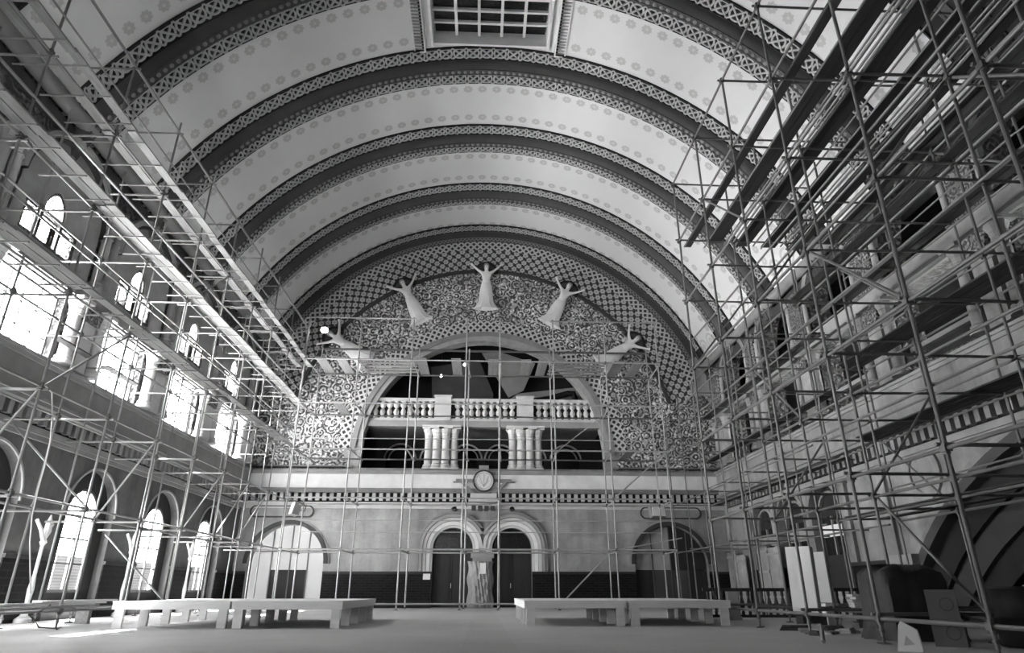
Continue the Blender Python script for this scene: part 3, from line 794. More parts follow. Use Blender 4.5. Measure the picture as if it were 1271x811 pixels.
# doors, archivolts and side arches
dn = [1]
for x, lab in ((-1.62, 'left'), (1.7, 'right')):
    d = empty('door_%d' % dn[0], (x, BY + .45, 0), 'structure'); dn[0] += 1
    g = lambda a, dd, z: (a, -dd, z)
    MB(g).box(-1.1, -.01, -.05, .05, 0, 3.0).box(-.95, -.15, .05, .08, .3, 1.3).box(-.95, -.15, .05, .08, 1.5, 2.8).build('leaf', 'wood_dark', d)
    MB(g).box(.01, 1.1, -.05, .05, 0, 3.0).box(.15, .95, .05, .08, .3, 1.3).box(.15, .95, .05, .08, 1.5, 2.8).build('leaf', 'wood_dark', d)
    MB(g).box(-1.1, 1.1, -.06, .1, 2.95, 3.1).build('transom_bar', 'wood_dark', d)
    MB(g).prism([(1.1 * cos(R(t)), 3.1 + 1.05 * sin(R(t))) for t in range(0, 181, 10)], -.03, .03).build('fanlight', 'dark_glass', d)
    MB(g).box(-.08, -.04, .05, .12, 1.0, 1.25).build('handle', 'bronze', d)
    for r0, r1, dd, mt in ((1.12, 1.24, .06, 'stone'), (1.26, 1.46, .14, 'plaster_light'), (1.48, 1.66, .22, 'stone'), (1.68, 1.84, .30, 'stone_mid'), (1.86, 2.0, .24, 'mould_mid')):
        a = MB(onback)
        e0, e1 = 0, 180
        if r1 > 1.6:                                     # the two archivolts meet over the middle column
            k = math.degrees(math.acos(min(1, 1.66 / r1)))
            if x < 0: e0 = k
            else: e1 = 180 - k
        a.arc(x, 3.05, r0, r1, 0, dd, e0, e1, 30)
        sx = -1 if x < 0 else 1
        q = sorted((x + sx * r0, x + sx * r1)); a.box(q[0], q[1], 0, dd, 1.85, 3.05)
        if r1 < 1.6:
            q = sorted((x - sx * r0, x - sx * r1)); a.box(q[0], q[1], 0, dd, 2.75, 3.05)
        a.build('archivolt', mt, wall_back)
    MB(onback).arc(x, 5.2, .0, .14, 0, .1, 0, 360, 12).build('boss', 'dark_paint', wall_back)
MB(onback).box(-.5, .58, .0, .25, 0, 2.6).box(-.6, .68, 0, .35, 2.55, 2.8).box(-.58, .66, 0, .33, 0, .3).build('door_pier', 'stone_mid', wall_back)

MB(onback).box(8.4, 13.1, -1.2, -.8, 0, 4.6).box(-3.0, 3.0, -1.2, -.8, 0, 4.6).build('sky_backing', 'black', wall_back)  # added black backing that keeps sky from leaking round the doors
for x, lit in ((-10.78, True), (10.72, False)):
    d = empty('door_%d' % dn[0], (x, BY + (.86 if lit else .35), 0), 'structure'); dn[0] += 1
    g = lambda a, dd, z: (a, -dd, z)
    mt = 'frost' if lit else 'wood_dark'
    rr = 2.2 if lit else 2.03
    H_ = lambda a: 2.25 + sqrt(max(0, rr ** 2 - a * a))
    for a0, a1 in ((-rr, -1.0), (-1.0, .025), (.025, 1.0), (1.0, rr)):
        q = [(a0, 1.95), (a1, 1.95)] + [(a1 + (a0 - a1) * i / 6, H_(a1 + (a0 - a1) * i / 6)) for i in range(7)]
        MB(g).prism(q, -.03, .03).build('upper_panel', mt if lit else ('wood_dark' if a0 > 0 else 'stone_mid'), d)
        if lit: MB(g).box(a0, a1, -.03, .03, 0, 1.95).build('lower_panel', 'frost' if a0 < -1.5 else ('frost' if a1 > 1.9 else 'black'), d)
        else: MB(g).box(a0, a1, -.03, .03, .05, 1.93).build('lower_panel', 'mid_paint' if -1.5 < a0 < .5 else 'wood_dark', d)
    for a in (-1.025, .025, 1.005): MB(g).box(a - .03, a + .03, -.05, .06, 0, H_(a)).build('stile', 'iron', d)
    MB(g).box(-2.0, 2.0, -.05, .06, 2.9, 2.96).build('rail', 'iron', d)
    a = MB(onback); a.arc(x, 2.25, 2.08, 2.30, 0, .1, n=32); a.build('archivolt', 'dark_paint', wall_back)
    a = MB(onback); a.arc(x, 2.25, 2.30, 2.40, 0, .05, n=32); a.build('archivolt', 'stone_mid', wall_back)

# cartouche plaques with floodlights over the side arches
for x, k in ((-11.3, 0), (10.9, 1)):
    c = empty('cartouche_plaque', (x, BY - .02, 5.02))
    tag(c, 'dark oval-ended painted plaque on back wall above the %s side arch' % ('pale glazed' if k == 0 else 'boarded'), 'plaque', 'wall plaques')
    g = lambda a, dd, z: (a, -dd, z)
    MB(g).box(-1.45, 1.45, 0, .04, -.32, .32).arc(-1.45, 0, 0, .32, 0, .04, 90, 270, 12).arc(1.45, 0, 0, .32, 0, .04, -90, 90, 12).build('panel', 'stone_mid', c)
    MB(g).box(-1.45, 1.45, .04, .08, .26, .34).box(-1.45, 1.45, .04, .08, -.34, -.26).arc(-1.45, 0, .26, .34, .04, .08, 90, 270, 12).arc(1.45, 0, .26, .34, .04, .08, -90, 90, 12).build('border', 'dark_paint', c)
def flood(x, y, z, rz, lab):
    o = empty('flood_lamp', (x, y, z)); o.rotation_euler = (R(-12), 0, R(rz)); tag(o, lab, 'lamp')
    MB().box(-.42, .42, -.18, .18, -.34, .34).build('housing', 'mould_mid', o)
    MB().box(-.38, .38, -.22, -.18, -.30, .30).build('reflector', 'white', [c for c in o.children if c.name.startswith('housing')][0])
    MB().tube([(0, .18, 0), (0, .5, 0), (0, .5, .45)], .03).build('bracket', 'clamp', o)
flood(-10.2, 36.6, 5.0, -62, 'white-faced floodlight angled left over the pale glazed arch')
flood(9.75, 36.6, 4.95, 14, 'pale box floodlight tilted down over the boarded arch')

# central emblem on the cornice
em = empty('carved_emblem', (.05, BY - .45, 6.55)); tag(em, 'carved stone emblem with round face and scroll arms at middle of back cornice', 'emblem')
g = lambda a, d, z: (a, -d, z)
MB(g).arc(0, .15, 0, .58, 0, .16, 0, 360, 32).build('face', 'plaster_light', em)
MB(g).arc(0, .15, .55, .62, .14, .26, 0, 360, 32).build('rim', 'dark_paint', em)
MB(g).arc(0, .15, .42, .48, .14, .20, 0, 360, 32).build('rim', 'stone', em)
for k in range(5): MB(g).tube([(0, .18, -.2), (.36 * sin(k - 2) * .9, .18, .15 + .36 * cos((k - 2) * .7))], .02).build('ray', 'stone', em)
for s_ in (-1, 1):
    MB(g).box(min(s_ * .6, s_ * 1.6), max(s_ * .6, s_ * 1.6), .02, .14, .10, .26).box(min(s_ * .9, s_ * 1.75), max(s_ * .9, s_ * 1.75), .0, .1, .06, .14).build('arm', 'mould_mid', em)
    MB(g).prism([(s_ * 1.35, .08), (s_ * 1.15, .08), (s_ * .35, -.62), (s_ * .62, -.62)], .02, .16).build('scroll', 'mould_mid', em)
MB(g).box(-.75, .75, 0, .2, -.85, -.55).box(-.85, .85, 0, .28, -1.02, -.85).build('base', 'stone', em)
for k in range(4): MB(g).box(-.66 + k * .36, -.66 + k * .36 + .24, 0, .3, -1.5, -1.2).build('corbel', 'dark_paint', em)
MB(g).box(-.28, .28, -.3, -.2, .7, 1.1).build('plinth_block', 'stone_mid', em)

# sheet round the door pier, notices
sh = MB(); vs, fs = [], []
nz_, na = 14, 22
for j in range(nz_):
    z = .02 + 2.35 * j / (nz_ - 1)
    for i in range(na):
        u = -1 + 2 * i / (na - 1)
        k = .06 * sin(i * 2.1 + j * .9) + .05 * sin(i * .8 - j * 1.4)
        ww = .62 + .05 * sin(j)
        vs.append((.03 + ww * u - .25 * max(0, -u - .4) , BY - .42 + .55 * max(0, abs(u) - .55) - k * .6, z))
for j in range(nz_ - 1):
    fs += [(j * na + i, j * na + i + 1, j * na + na + i + 1, j * na + na + i) for i in range(na - 1)]
o = sh.add(vs, fs).build('plastic_sheet', 'sheet', smooth=True); o.modifiers.new('s', 'SOLIDIFY').thickness = .01
tag(o, 'creased plastic sheet wrapped round the pier between the two doors', 'sheet')
for x, z, d, w, h, l in ((-3.0, 1.62, .07, .2, .19, 'small white paper notice on dark brick left of the doors'), (.08, 2.0, .50, .17, .28, 'white paper notice pinned to the sheeted pier between the doors')):
    o = MB(onback).box(x - w, x + w, d, d + .01, z - h, z + h).build('paper_notice', 'paper'); tag(o, l, 'notice')

# ------------------------------------------------------------------ scaffolding
Z0, DZ = .40, 2.45
LV = [Z0 + DZ * k for k in range(7)]
tube_me = {}
def tube_mesh(name, r, mat):
    if name not in tube_me:
        tube_me[name] = MB().tube([(0, 0, 0), (0, 0, 1)], r, 8).mesh(name, mat, True)
    return tube_me[name]
def bar(parent, name, p, q, r=.032, mat='tube', key=None):
    p, q = Vector(p), Vector(q); d = q - p
    mw = d.to_track_quat('Z', 'Y').to_matrix().to_4x4() @ Matrix.Diagonal((1, 1, d.length, 1)); mw.translation = p
    o = link(name, tube_mesh(name + str(r) + mat, r, mat), parent, mw=mw)
    if name == 'standard': link('base_jack', bp_me, o, mw=mw.inverted() @ Matrix.Translation((p.x, p.y, 0)))
    return o
def bar_m(parent, name, p, q, r=.032): return bar(parent, name, p, q, r, 'tube_mid')
def bar_d(parent, name, p, q, r=.032): return bar(parent, name, p, q, r, 'tube_dark')
cl_me = MB().box(-.06, .06, -.06, .06, -.05, .05).lathe(0, 0, [(.05, -.09), (.05, .09)], 8).mesh('coupler', 'clamp')
bp_me = MB().box(-.09, .09, -.09, .09, 0, .015).lathe(0, 0, [(.022, .015), (.022, .3)], 8).lathe(0, 0, [(.05, .2), (.05, .24)], 8).mesh('base_jack', 'clamp')
def coupler(parent, p): link('coupler', cl_me, parent, mw=Matrix.Translation(p))
def plank(parent, x0, x1, y0, y1, z, mat='plank', along='y'):
    key = (round(abs(x1 - x0), 3), round(abs(y1 - y0), 3), mat)
    if key not in tube_me:
        a, b = (x1 - x0) / 2, (y1 - y0) / 2
        tube_me[key] = MB().box(-a, a, -b, b, 0, .045).mesh('plank', mat)
    link('plank', tube_me[key], parent, mw=Matrix.Translation(((x0 + x1) / 2, (y0 + y1) / 2, z + random.uniform(0, .012))))
def jit(a=.02): return random.uniform(-a, a)

# left wall scaffold
sl = empty('tube_scaffold', (-11.6, 20, 0)); sl.location = (0, 0, 0)
tag(sl, 'tall steel tube scaffold along the bright windowed wall with narrow plank walkways', 'scaffold')
YL = [9.1 + 2.9 * k for k in range(0, 10)]
XL = [-10.4, -11.75, -12.75]
for j, y in enumerate(YL):
    for i, x in enumerate(XL):
        top = 15.4 + jit(.2) if i == 0 else (13.4 if i == 1 else 10.6)
        if i == 2 and j % 2: continue
        bar_m(sl, 'standard', (x, y, .12), (x + jit(.03), y + jit(.03), top))
    for k, z in enumerate(LV):
        if k < 6: coupler(sl, (XL[0], y, z))
        if k < 5: coupler(sl, (XL[1], y, z))
        if k in (1, 2, 3, 4, 5, 6): bar_m(sl, 'transom', (XL[0] + .15, y + .06, z - .06), (-13.2 if k < 5 else XL[1] - (0 if k == 6 else .3), y + .06 + jit(.03), z - .06))
    if j < len(YL) - 1:
        y1 = YL[j + 1]
        for k, z in enumerate(LV):
            bar_m(sl, 'ledger', (XL[0], y - .1, z), (XL[0], y1 + .1, z))
            if k < 6: bar_m(sl, 'ledger', (XL[1], y - .1, z), (XL[1], y1 + .1, z))
        for z in (11.25, 8.85, 13.75): bar_m(sl, 'guard_rail', (XL[0] + .07, y, z), (XL[0] + .07, y1, z), .026)
        if j % 2 == 0: bar_m(sl, 'diagonal_brace', (XL[1], y, LV[1]), (XL[0], y, LV[2]))
        bar_m(sl, 'diagonal_brace', (XL[0], y + .1, LV[(j * 2) % 5]), (XL[1] - 1.2, y + .1, LV[(j * 2) % 5 + 1] - .2)) if j % 2 else bar_m(sl, 'diagonal_brace', (XL[0] + .06, y, LV[j % 5]), (XL[0] + .06, y1, LV[j % 5 + 1]))
        # plank walkways: two boards wide, carried on brackets towards the hall
        for k in (3, 4, 5):
            for q in range(2):
                if k == 3 and j % 3 == 2 and q == 0: continue
                x0 = (-10.34 + q * .27) if k < 5 else (-10.78 + q * .70)
                plank(sl, x0, x0 + .245, y - .04 + jit(.03), y1 + .04, LV[k] + .05 + (.04 if j % 2 else 0))
            for yy in (y + .4, (y + y1) / 2, y1 - .4): bar_m(sl, 'bracket', (XL[1] + .2 if k == 5 else XL[0] - .5, yy, LV[k] + .0), (-9.78, yy, LV[k] + .0), .024)
        if j in (3, 4): plank(sl, -12.9, -12.62, y + .3, y1 - .6, LV[3] + .06, 'plank_old')
for y in (12.0, 17.8): bar_m(sl, 'ledger', (XL[0] + .1, y - 3, .48), (XL[0] + .1, y + 1.5, .5), .03)
bar_m(sl, 'ledger', (-10.35, 9, 15.05), (-10.35, 36, 15.1), .03)

# right wall scaffold: a birdcage with boards under the vault haunch
sr = empty('tube_scaffold'); tag(sr, 'broad birdcage tube scaffold on the dark arcade side boarded in strips under the vault', 'scaffold')
YR = [4.0 + 2.68 * k for k in range(0, 7)]          # 4.0 .. 20.1
XR = [7.0, 9.0, 11.0, 12.9]
for i, x in enumerate(XR):
    for j, y in enumerate(YR):
        bar_d(sr, 'standard', (x, y, .12), (x + jit(.04), y + jit(.03), 15.2 - (0 if i == 0 else .9 * (i > 1)) + jit(.3)), .034)
        for k, z in enumerate(LV):
            if i < 2 or k % 2: coupler(sr, (x, y, z))
            if i < 3 and not (k == 0 and i == 0 and j < 3):
                bar_d(sr, 'transom', (x - .1, y + .06, z + .07 + jit(.02)), (XR[i + 1] + .1, y + .06, z + .07 + jit(.02)), .032)
        if j < len(YR) - 1:
            y1 = YR[j + 1]
            for k, z in enumerate(LV):
                bar_d(sr, 'ledger', (x, y - .1, z), (x, y1 + .1, z), .034)
                if i == 0 and k in (1, 2, 3): bar_d(sr, 'guard_rail', (x + .06, y, z + 1.0), (x + .06, y1, z + 1.0 + jit(.04)), .026)
                if i == 3 and k in (1, 2, 3, 4): bar_d(sr, 'guard_rail', (x - .06, y, z + 1.0), (x - .06, y1, z + 1.0 + jit(.04)), .026)
            if (i + j) % 2 == 0:
                kk = (i * 2 + j) % 5; bar_d(sr, 'diagonal_brace', (x + .06, y, LV[kk]), (x + .06, y1, LV[kk + 1]))
    
for j, y in enumerate(YR):
    if j % 2 == 0: bar_d(sr, 'diagonal_brace', (XR[0], y + .08, LV[3]), (XR[1], y + .08, LV[4])); bar_d(sr, 'diagonal_brace', (XR[1], y + .08, LV[1]), (XR[2], y + .08, LV[2])); bar_d(sr, 'diagonal_brace', (XR[2], y + .08, LV[4]), (XR[3], y + .08, LV[5]))
strips = [(7.42, 1), (8.17, 2), (9.28, 2), (10.32, 2), (11.35, 2), (12.4, 3)]
for s_, (x0, nb) in enumerate(strips):
    y0 = .6; end = 20.6 + jit(.3)
    while y0 < end:
        y1 = min(y0 + 3.9 + jit(.3), end)
        for q in range(nb): plank(sr, x0 + q * .275, x0 + q * .275 + .265, y0, y1, LV[5] + .13 + (.045 if int(y0) % 2 else 0), 'plank_old')
        y0 = y1 - .12 if y1 < end else end + 1
    bar_d(sr, 'ledger', (x0 - .06, .6, LV[5] + .06), (x0 - .06, 20.6, LV[5] + .06), .028)
    if s_: bar_d(sr, 'ledger', (x0 + nb * .275 + .05, .6, LV[5] + .06), (x0 + nb * .275 + .05, 20.4, LV[5] + .06), .028)
for z, xs in ((LV[1] + .1, (11.3, 11.6, 12.6)), (LV[2] + .1, (12.0, 12.3, 12.6)), (LV[3] + .1, (11.9, 12.2, 12.5)), (LV[4] + .1, (10.7, 11.0, 12.3, 12.6))):
    for x in xs:
        y0 = 4.2 + random.random()
        while y0 < 19.5:
            y1 = min(y0 + 4.0, 20.5); plank(sr, x, x + .265, y0, y1, z, 'plank_old'); y0 = y1 - .1
# lighter back bays of the right wall scaffold towards the far corner
YB = [22.8, 25.5, 28.2, 30.9, 33.6, 36.3]
for x in (10.6, 12.6):
    for j, y in enumerate(YB):
        bar_d(sr, 'standard', (x, y, .05), (x + jit(.03), y, 13.0 if x > 11 else 10.8), .032)
        for k in range(1, 6):
            yp = 20.08 if j == 0 else YB[j - 1]
            if x > 11 or k < 5: bar_d(sr, 'ledger', (x, yp, LV[k] - .1), (x, y + .1, LV[k] - .1), .03)
        if x < 11:
            for k in range(1, 5): bar_d(sr, 'transom', (10.5, y, LV[k] - .03), (13.5, y, LV[k] - .03), .03)
for k in (2, 3, 4):
    for j in range(5): plank(sr, 12.75, 13.0, YB[j] - .1, YB[j + 1] + .1, LV[k] - .02, 'plank_old'); plank(sr, 13.05, 13.3, YB[j] - .1, YB[j + 1] + .1, LV[k] - .02, 'plank_old')

# back wall scaffold
sb = empty('tube_scaffold'); tag(sb, 'slender tube scaffold standing in front of the mosaic arch and twin doors', 'scaffold')
ZB = [.28 + DZ * k for k in range(7)]
XB = [-9.75, -6.88, -4.0, -1.0, .82, 3.76, 6.68, 9.62]
YF, YK = 33.3, 35.9
for i, x in enumerate(XB):
    for y in (YF, YK):
        xx = x + (0 if y == YF else .12)
        bar(sb, 'standard', (xx, y, .1), (xx + jit(.05), y, 15.1 if y == YF else 14.2), .04)
        for k in range(1, 6): coupler(sb, (xx, y, ZB[k]))
    for k in range(1, 6):
        bar(sb, 'transom', (x + .05, YF - .15, ZB[k] - .05), (x + .17, YK + .15, ZB[k] - .05), .034)
    if i < len(XB) - 1:
        x1 = XB[i + 1]
        for k in range(7):
            if k == 6 and 1 < i < 5: continue
            if k == 0 and (i < 1 or i > 4): continue
            bar(sb, 'ledger', (x - .1, YF - .06, ZB[k]), (x1 + .1, YF - .06, ZB[k]), .04)
            if k and k < 6: bar(sb, 'ledger', (x - .1, YK, ZB[k] + jit(.03)), (x1 + .25, YK, ZB[k] + jit(.03)), .045, 'clamp' if k > 2 else 'tube')
        for z in (3.75, 4.35, 8.75): bar(sb, 'guard_rail', (x, YK - .1, z), (x1 + .12, YK - .1, z), .026)
        bar(sb, 'guard_rail', (x, YK + .05, 14.1), (x1 + .12, YK + .05, 14.1), .07, 'clamp')
        if i in (4,): bar(sb, 'diagonal_brace', (x1 + .1, YF, ZB[0]), (XB[i + 2] - .2, YF, ZB[1]), .034)
        if i == 5: bar(sb, 'diagonal_brace', (x, YK, ZB[3] + .2), (x1, YK, ZB[4]), .03)
        if i == 6: bar(sb, 'diagonal_brace', (x, YF, ZB[2]), (x1, YF, ZB[3]), .034); bar(sb, 'diagonal_brace', (x, YF + .3, ZB[1]), (x1 + .5, YF + .3, ZB[1] + .6), .03)
        # deck of boards
        if i in (2, 3, 4):
            xx = x + .25
            while xx < x1 - .3:
                if random.random() < .75: plank(sb, xx, xx + .26, YF - .15, YK + .2, ZB[5] + .06, 'plank'); plank(sb, xx + .27, xx + .53, YF - .15, YK + .2, ZB[5] + .06, 'plank')
                xx += .95
        elif i in (1, 5):
            for q in range(5): plank(sb, x - .1, x1 + .2, YF + .1 + q * .52, YF + .36 + q * .52, ZB[5] + .06, 'plank')
        else:
            for q in range(2): plank(sb, x + .5 + q * 1.1, x + 1.05 + q * 1.1, YF - .1, YK + .3, ZB[5] + .06, 'plank')
plank(sb, -8.1, -7.6, YF, YK + .3, ZB[4] + .06, 'plank')
plank(sb, 7.6, 8.1, YF, YK + .3, ZB[3] + .06, 'plank')

# ------------------------------------------------------------------ staging platforms
def platform(x0, x1, y0, y1, label):
    o = empty('staging_platform', ((x0 + x1) / 2, (y0 + y1) / 2, 0)); tag(o, label, 'platform', 'low plywood staging platforms')
    w, d = (x1 - x0) / 2, (y1 - y0) / 2; h = .62
    nb = 3
    for k in range(nb):
        a, b = -d + 2 * d * k / nb, -d + 2 * d * (k + 1) / nb
        MB().box(-w, w, a + .004, b - .004, h - .03, h).build('deck_sheet', 'plywood', o)
    MB().box(-w + .01, w - .01, -d + .01, -d + .05, h - .19, h - .03).build('apron', 'plywood', o)
    MB().box(-w + .01, w - .01, d - .05, d - .01, h - .19, h - .03).build('apron', 'plywood', o)
    for sx in (-1, 1): MB().box(min(sx * (w - .01), sx * (w - .05)), max(sx * (w - .01), sx * (w - .05)), -d + .05, d - .05, h - .19, h - .03).build('apron', 'plywood', o)
    lg = MB().box(-.11, .11, -.05, .05, 0, h - .03).mesh('leg', 'plywood')
    for sx in (-1, 1):
        for k in range(5): link('leg', lg, o, mw=Matrix.Translation((sx * (w - .17), -d + .11 + (2 * d - .22) * k / 4, 0)))
platform(-9.02, -6.18, 17.5, 22.9, 'plywood platform nearest the sunlit floor, left one of the left pair')
platform(-6.14, -3.42, 17.5, 22.9, 'plywood platform beside the centre aisle, right one of the left pair')
platform(1.14, 3.86, 18.3, 23.8, 'plywood platform beside the centre aisle, left one of the right pair')
platform(3.92, 6.66, 18.3, 23.8, 'plywood platform nearest the birdcage scaffold, right one of the right pair')

# ------------------------------------------------------------------ things on the right
bl2 = empty('low_balustrade', (10, 21.6, 0)); tag(bl2, 'low dark balustrade with turned balusters behind the birdcage scaffold', 'balustrade')
MB().box(-2.9, 2.9, -.09, .09, .84, .94).build('top_rail', 'wood_dark', bl2)
MB().box(-2.9, 2.9, -.07, .07, .08, .16).build('bottom_rail', 'wood_dark', bl2)
for x in (-2.0, 1.0, 2.9): MB().box(x - .16, x + .16, -.16, .16, 0, .84).box(x - .2, x + .2, -.2, .2, 0, .12).build('newel', 'stone_mid', bl2)
b2 = MB().lathe(0, 0, [(.05, .16), (.05, .24), (.03, .28), (.075, .42), (.07, .5), (.03, .68), (.05, .72), (.05, .84)], 8).mesh('baluster', 'mid_paint', True)
for k in range(27):
    x = -2.75 + k * .21
    if min(abs(x + 2.0), abs(x - 1.0), abs(x - 2.9)) > .2: link('baluster', b2, bl2, mw=Matrix.Translation((x, 0, 0)))
bl2.rotation_euler = (0, 0, R(-8))

for k, (y0, y1, z1, w) in enumerate(((30.4, 31.6, 2.75, 'nearest the dark wall opening'), (31.65, 32.85, 2.9, 'with a batten across it'), (34.5, 35.7, 2.6, 'shortest of the row'), (35.8, 37.0, 2.85, 'nearest the back wall'))):
    o = empty('hoarding_sheet', (RX - .5, (y0 + y1) / 2, 0)); tag(o, 'plywood hoarding sheet standing against the arcade wall, ' + w, 'hoarding', 'plywood hoarding sheets')
    MB().box(-.02, .02, (y0 - y1) / 2, (y1 - y0) / 2, .04, z1).build('sheet', 'plaster', o)
    for z in ((.6, z1 - .3) if k != 1 else (.6, 1.7, z1 - .3)): MB().box(-.06, -.02, (y0 - y1) / 2, (y1 - y0) / 2, z - .05, z + .05).build('batten', 'stone_mid', o)

def board(loc, rz, w, t, h, tilt, label):
    o = empty('white_board', loc); o.rotation_euler = (R(tilt), 0, R(rz)); tag(o, label, 'board', 'white boards leaning on end')
    MB().box(-w / 2, w / 2, -t / 2, t / 2, 0, h).build('face', 'white', o)
    MB().box(w / 2, w / 2 + .02, -t / 2, t / 2, 0, h).build('edge', 'stone', o)
board((8.22, 17.3, .30), -44, .60, .26, 1.62, -4, 'larger white board box standing on end behind the scaffold legs')
board((8.98, 17.9, .57), -44, .50, .22, 1.25, -4, 'smaller white board box standing on end behind the larger one')
o = MB().box(8.95, 9.3, 17.75, 18.1, .0, .55).build('timber_block', 'plaster_light'); tag(o, 'pale timber block under the smaller white board', 'block')
o = MB().box(8.0, 8.6, 17.1, 17.5, 0, .28).build('timber_block', 'plank_old'); tag(o, 'dark timber block under the larger white board', 'block')
for k in range(7):
    o = MB().box(-.75, .75, -.12, .12, 0, .055).build('lumber_board', 'plywood'); o.location = (10.0 + jit(.06), 17.0 + jit(.02), .36 + k * .06); o.rotation_euler = (0, 0, R(4 + jit(2)))
    tag(o, 'pale lumber board, %s of the stack beside the tarpaulin' % ['bottom one', 'second from bottom', 'third from bottom', 'middle one', 'third from top', 'second from top', 'topmost'][k] if k != 3 else 'pale lumber board at middle of the stack beside the tarpaulin', 'lumber', 'boards in the lumber stack')
for x in (9.5, 10.5):
    o = MB().box(x - .08, x + .08, 16.85, 17.15, 0, .36).build('bearer', 'plank_old'); tag(o, 'timber bearer carrying the lumber stack, %s one' % ('nearer the white boards' if x < 10 else 'nearer the tarpaulin'), 'bearer')
# rubble: broken plaster and offcuts
ordn = ['first', 'second', 'third', 'fourth', 'fifth', 'sixth', 'seventh', 'eighth', 'ninth', 'tenth', 'eleventh', 'twelfth', 'thirteenth', 'fourteenth', 'fifteenth', 'sixteenth', 'seventeenth', 'eighteenth']
slots = sorted((6.95 + .17 * k, 14.4 + 2.2 * ((k * 7) % 18) / 18) for k in range(18))
cnt = {}
for k, (x, y) in enumerate(sorted(slots, key=lambda q: q[0] / q[1])):
    sx, sy, sz = random.uniform(.10, .30), random.uniform(.07, .17), random.uniform(.03, .12)
    mb = MB().box(-sx, sx, -sy, sy, 0, sz)
    mb.v = [(a + jit(.05), b + jit(.04), z + (jit(.02) if z else 0)) for a, b, z in mb.v]
    kind_ = 'rubble' if k % 3 else 'plank_old'; cnt[kind_] = cnt.get(kind_, 0) + 1
    o = mb.build('debris_piece', kind_); o.location = (x, y, 0); o.rotation_euler = (0, 0, random.uniform(0, 3))
    tag(o, ('pale broken plaster chunk, %s from the left among the floor debris' if kind_ == 'rubble' else 'dark timber offcut, %s from the left among the floor debris') % ordn[cnt[kind_] - 1], 'debris', 'debris on the floor')
# crate under a tarpaulin
tp = MB(); vs, fs = [], []
n = 44; prof = [(0, 1.12), (.15, 1.08), (.3, 1.05), (.5, 1.03), (.7, 1.01), (.9, 1.0), (1.05, .98), (1.2, .94), (1.26, .8), (1.28, .4), (1.29, .02)]
for z, s_ in prof:
    for i in range(n):
        t = 2 * pi * i / n; c, q = cos(t), sin(t); kk = 1 / max(abs(c), abs(q)) ** .85
        w = 1 + .07 * sin(i * 1.35 + z * 1.2) * (1.3 - z) + random.uniform(-.022, .022)
        vs.append((.66 * c * kk * s_ * w, .55 * q * kk * s_ * w, (z + .05 * sin(i * .9 + 1) * (z > .9) + random.uniform(-.02, .02)) if z else 0))
for j in range(len(prof) - 1): fs += [(j * n + i, j * n + (i + 1) % n, j * n + n + (i + 1) % n, j * n + n + i) for i in range(n)]
o = tp.add(vs, fs + [tuple(range((len(prof) - 1) * n, len(prof) * n))]).build('tarpaulin_crate', 'tarp', smooth=True); o.location = (8.2, 13.15, 0)
tag(o, 'crate draped in a dark tarpaulin behind the nearest scaffold pole', 'crate')
def carton(loc, w, d, h, rz, label):
    o = empty('carton', loc); o.rotation_euler = (0, 0, R(rz)); tag(o, label, 'carton', 'cartons beside the tarpaulin')
    MB().box(-w / 2, w / 2, -d / 2, d / 2, 0, h).build('body', 'carton', o)
    MB().box(-w / 2 - .004, w / 2 + .004, -.04, .04, h, h + .004).build('tape', 'stone_mid', o)
    MB(lambda a, dd, z: (a, -dd, z)).arc(w * .15, h * .5, w * .2, w * .24, d / 2, d / 2 + .004, 0, 360, 18).build('printed_ring', 'mid_paint', o)
carton((7.85, 11.5, 0), .46, .40, .42, -40, 'grey carton on floor in front of the tarpaulin, lower of two')
carton((7.84, 11.52, .425), .44, .39, .44, -36, 'grey carton with ring mark on top of another carton')
dr = empty('steel_drum', (9.1, 11.3, 0)); tag(dr, 'dark steel drum in deep shade right of the cartons', 'drum')
MB().lathe(0, 0, [(.46, 0), (.48, .03), (.46, .06), (.46, .4), (.485, .43), (.46, .46), (.46, .85), (.48, .88), (.46, .92)], 20).build('shell', 'black', dr, smooth=True)
MB().lathe(.2, .1, [(.05, .92), (.05, .95)], 8).build('bung', 'clamp', dr)
bk = empty('sign_stand', (6.55, 10.6, 0)); bk.rotation_euler = (0, 0, R(-38)); tag(bk, 'small white folded floor stand with dark triangular hole by front scaffold leg', 'stand')
slab('front_panel', [(-.17, 0), (.17, 0), (.14, .30), (-.06, .42), (-.10, .36)], [[(-.07, .08), (.08, .1), (-.02, .22)]], lambda a, d, z: (a, -d + .25 * (.42 - z) * -.4, z), 0, .015, 'white', bk)
slab('rear_panel', [(-.17, 0), (.17, 0), (.14, .30), (-.06, .42), (-.10, .36)], [], lambda a, d, z: (a, .16 - d - .25 * z * .5, z), 0, .015, 'stone', bk)
for p, q, l in (((6.0, 12.2, .03), (6.35, 12.9, .25), 'loose timber offcut propped beside the tarpaulin'),):
    o = MB().tube([p, q], .04, 4).build('timber_offcut', 'plank'); tag(o, l, 'timber')

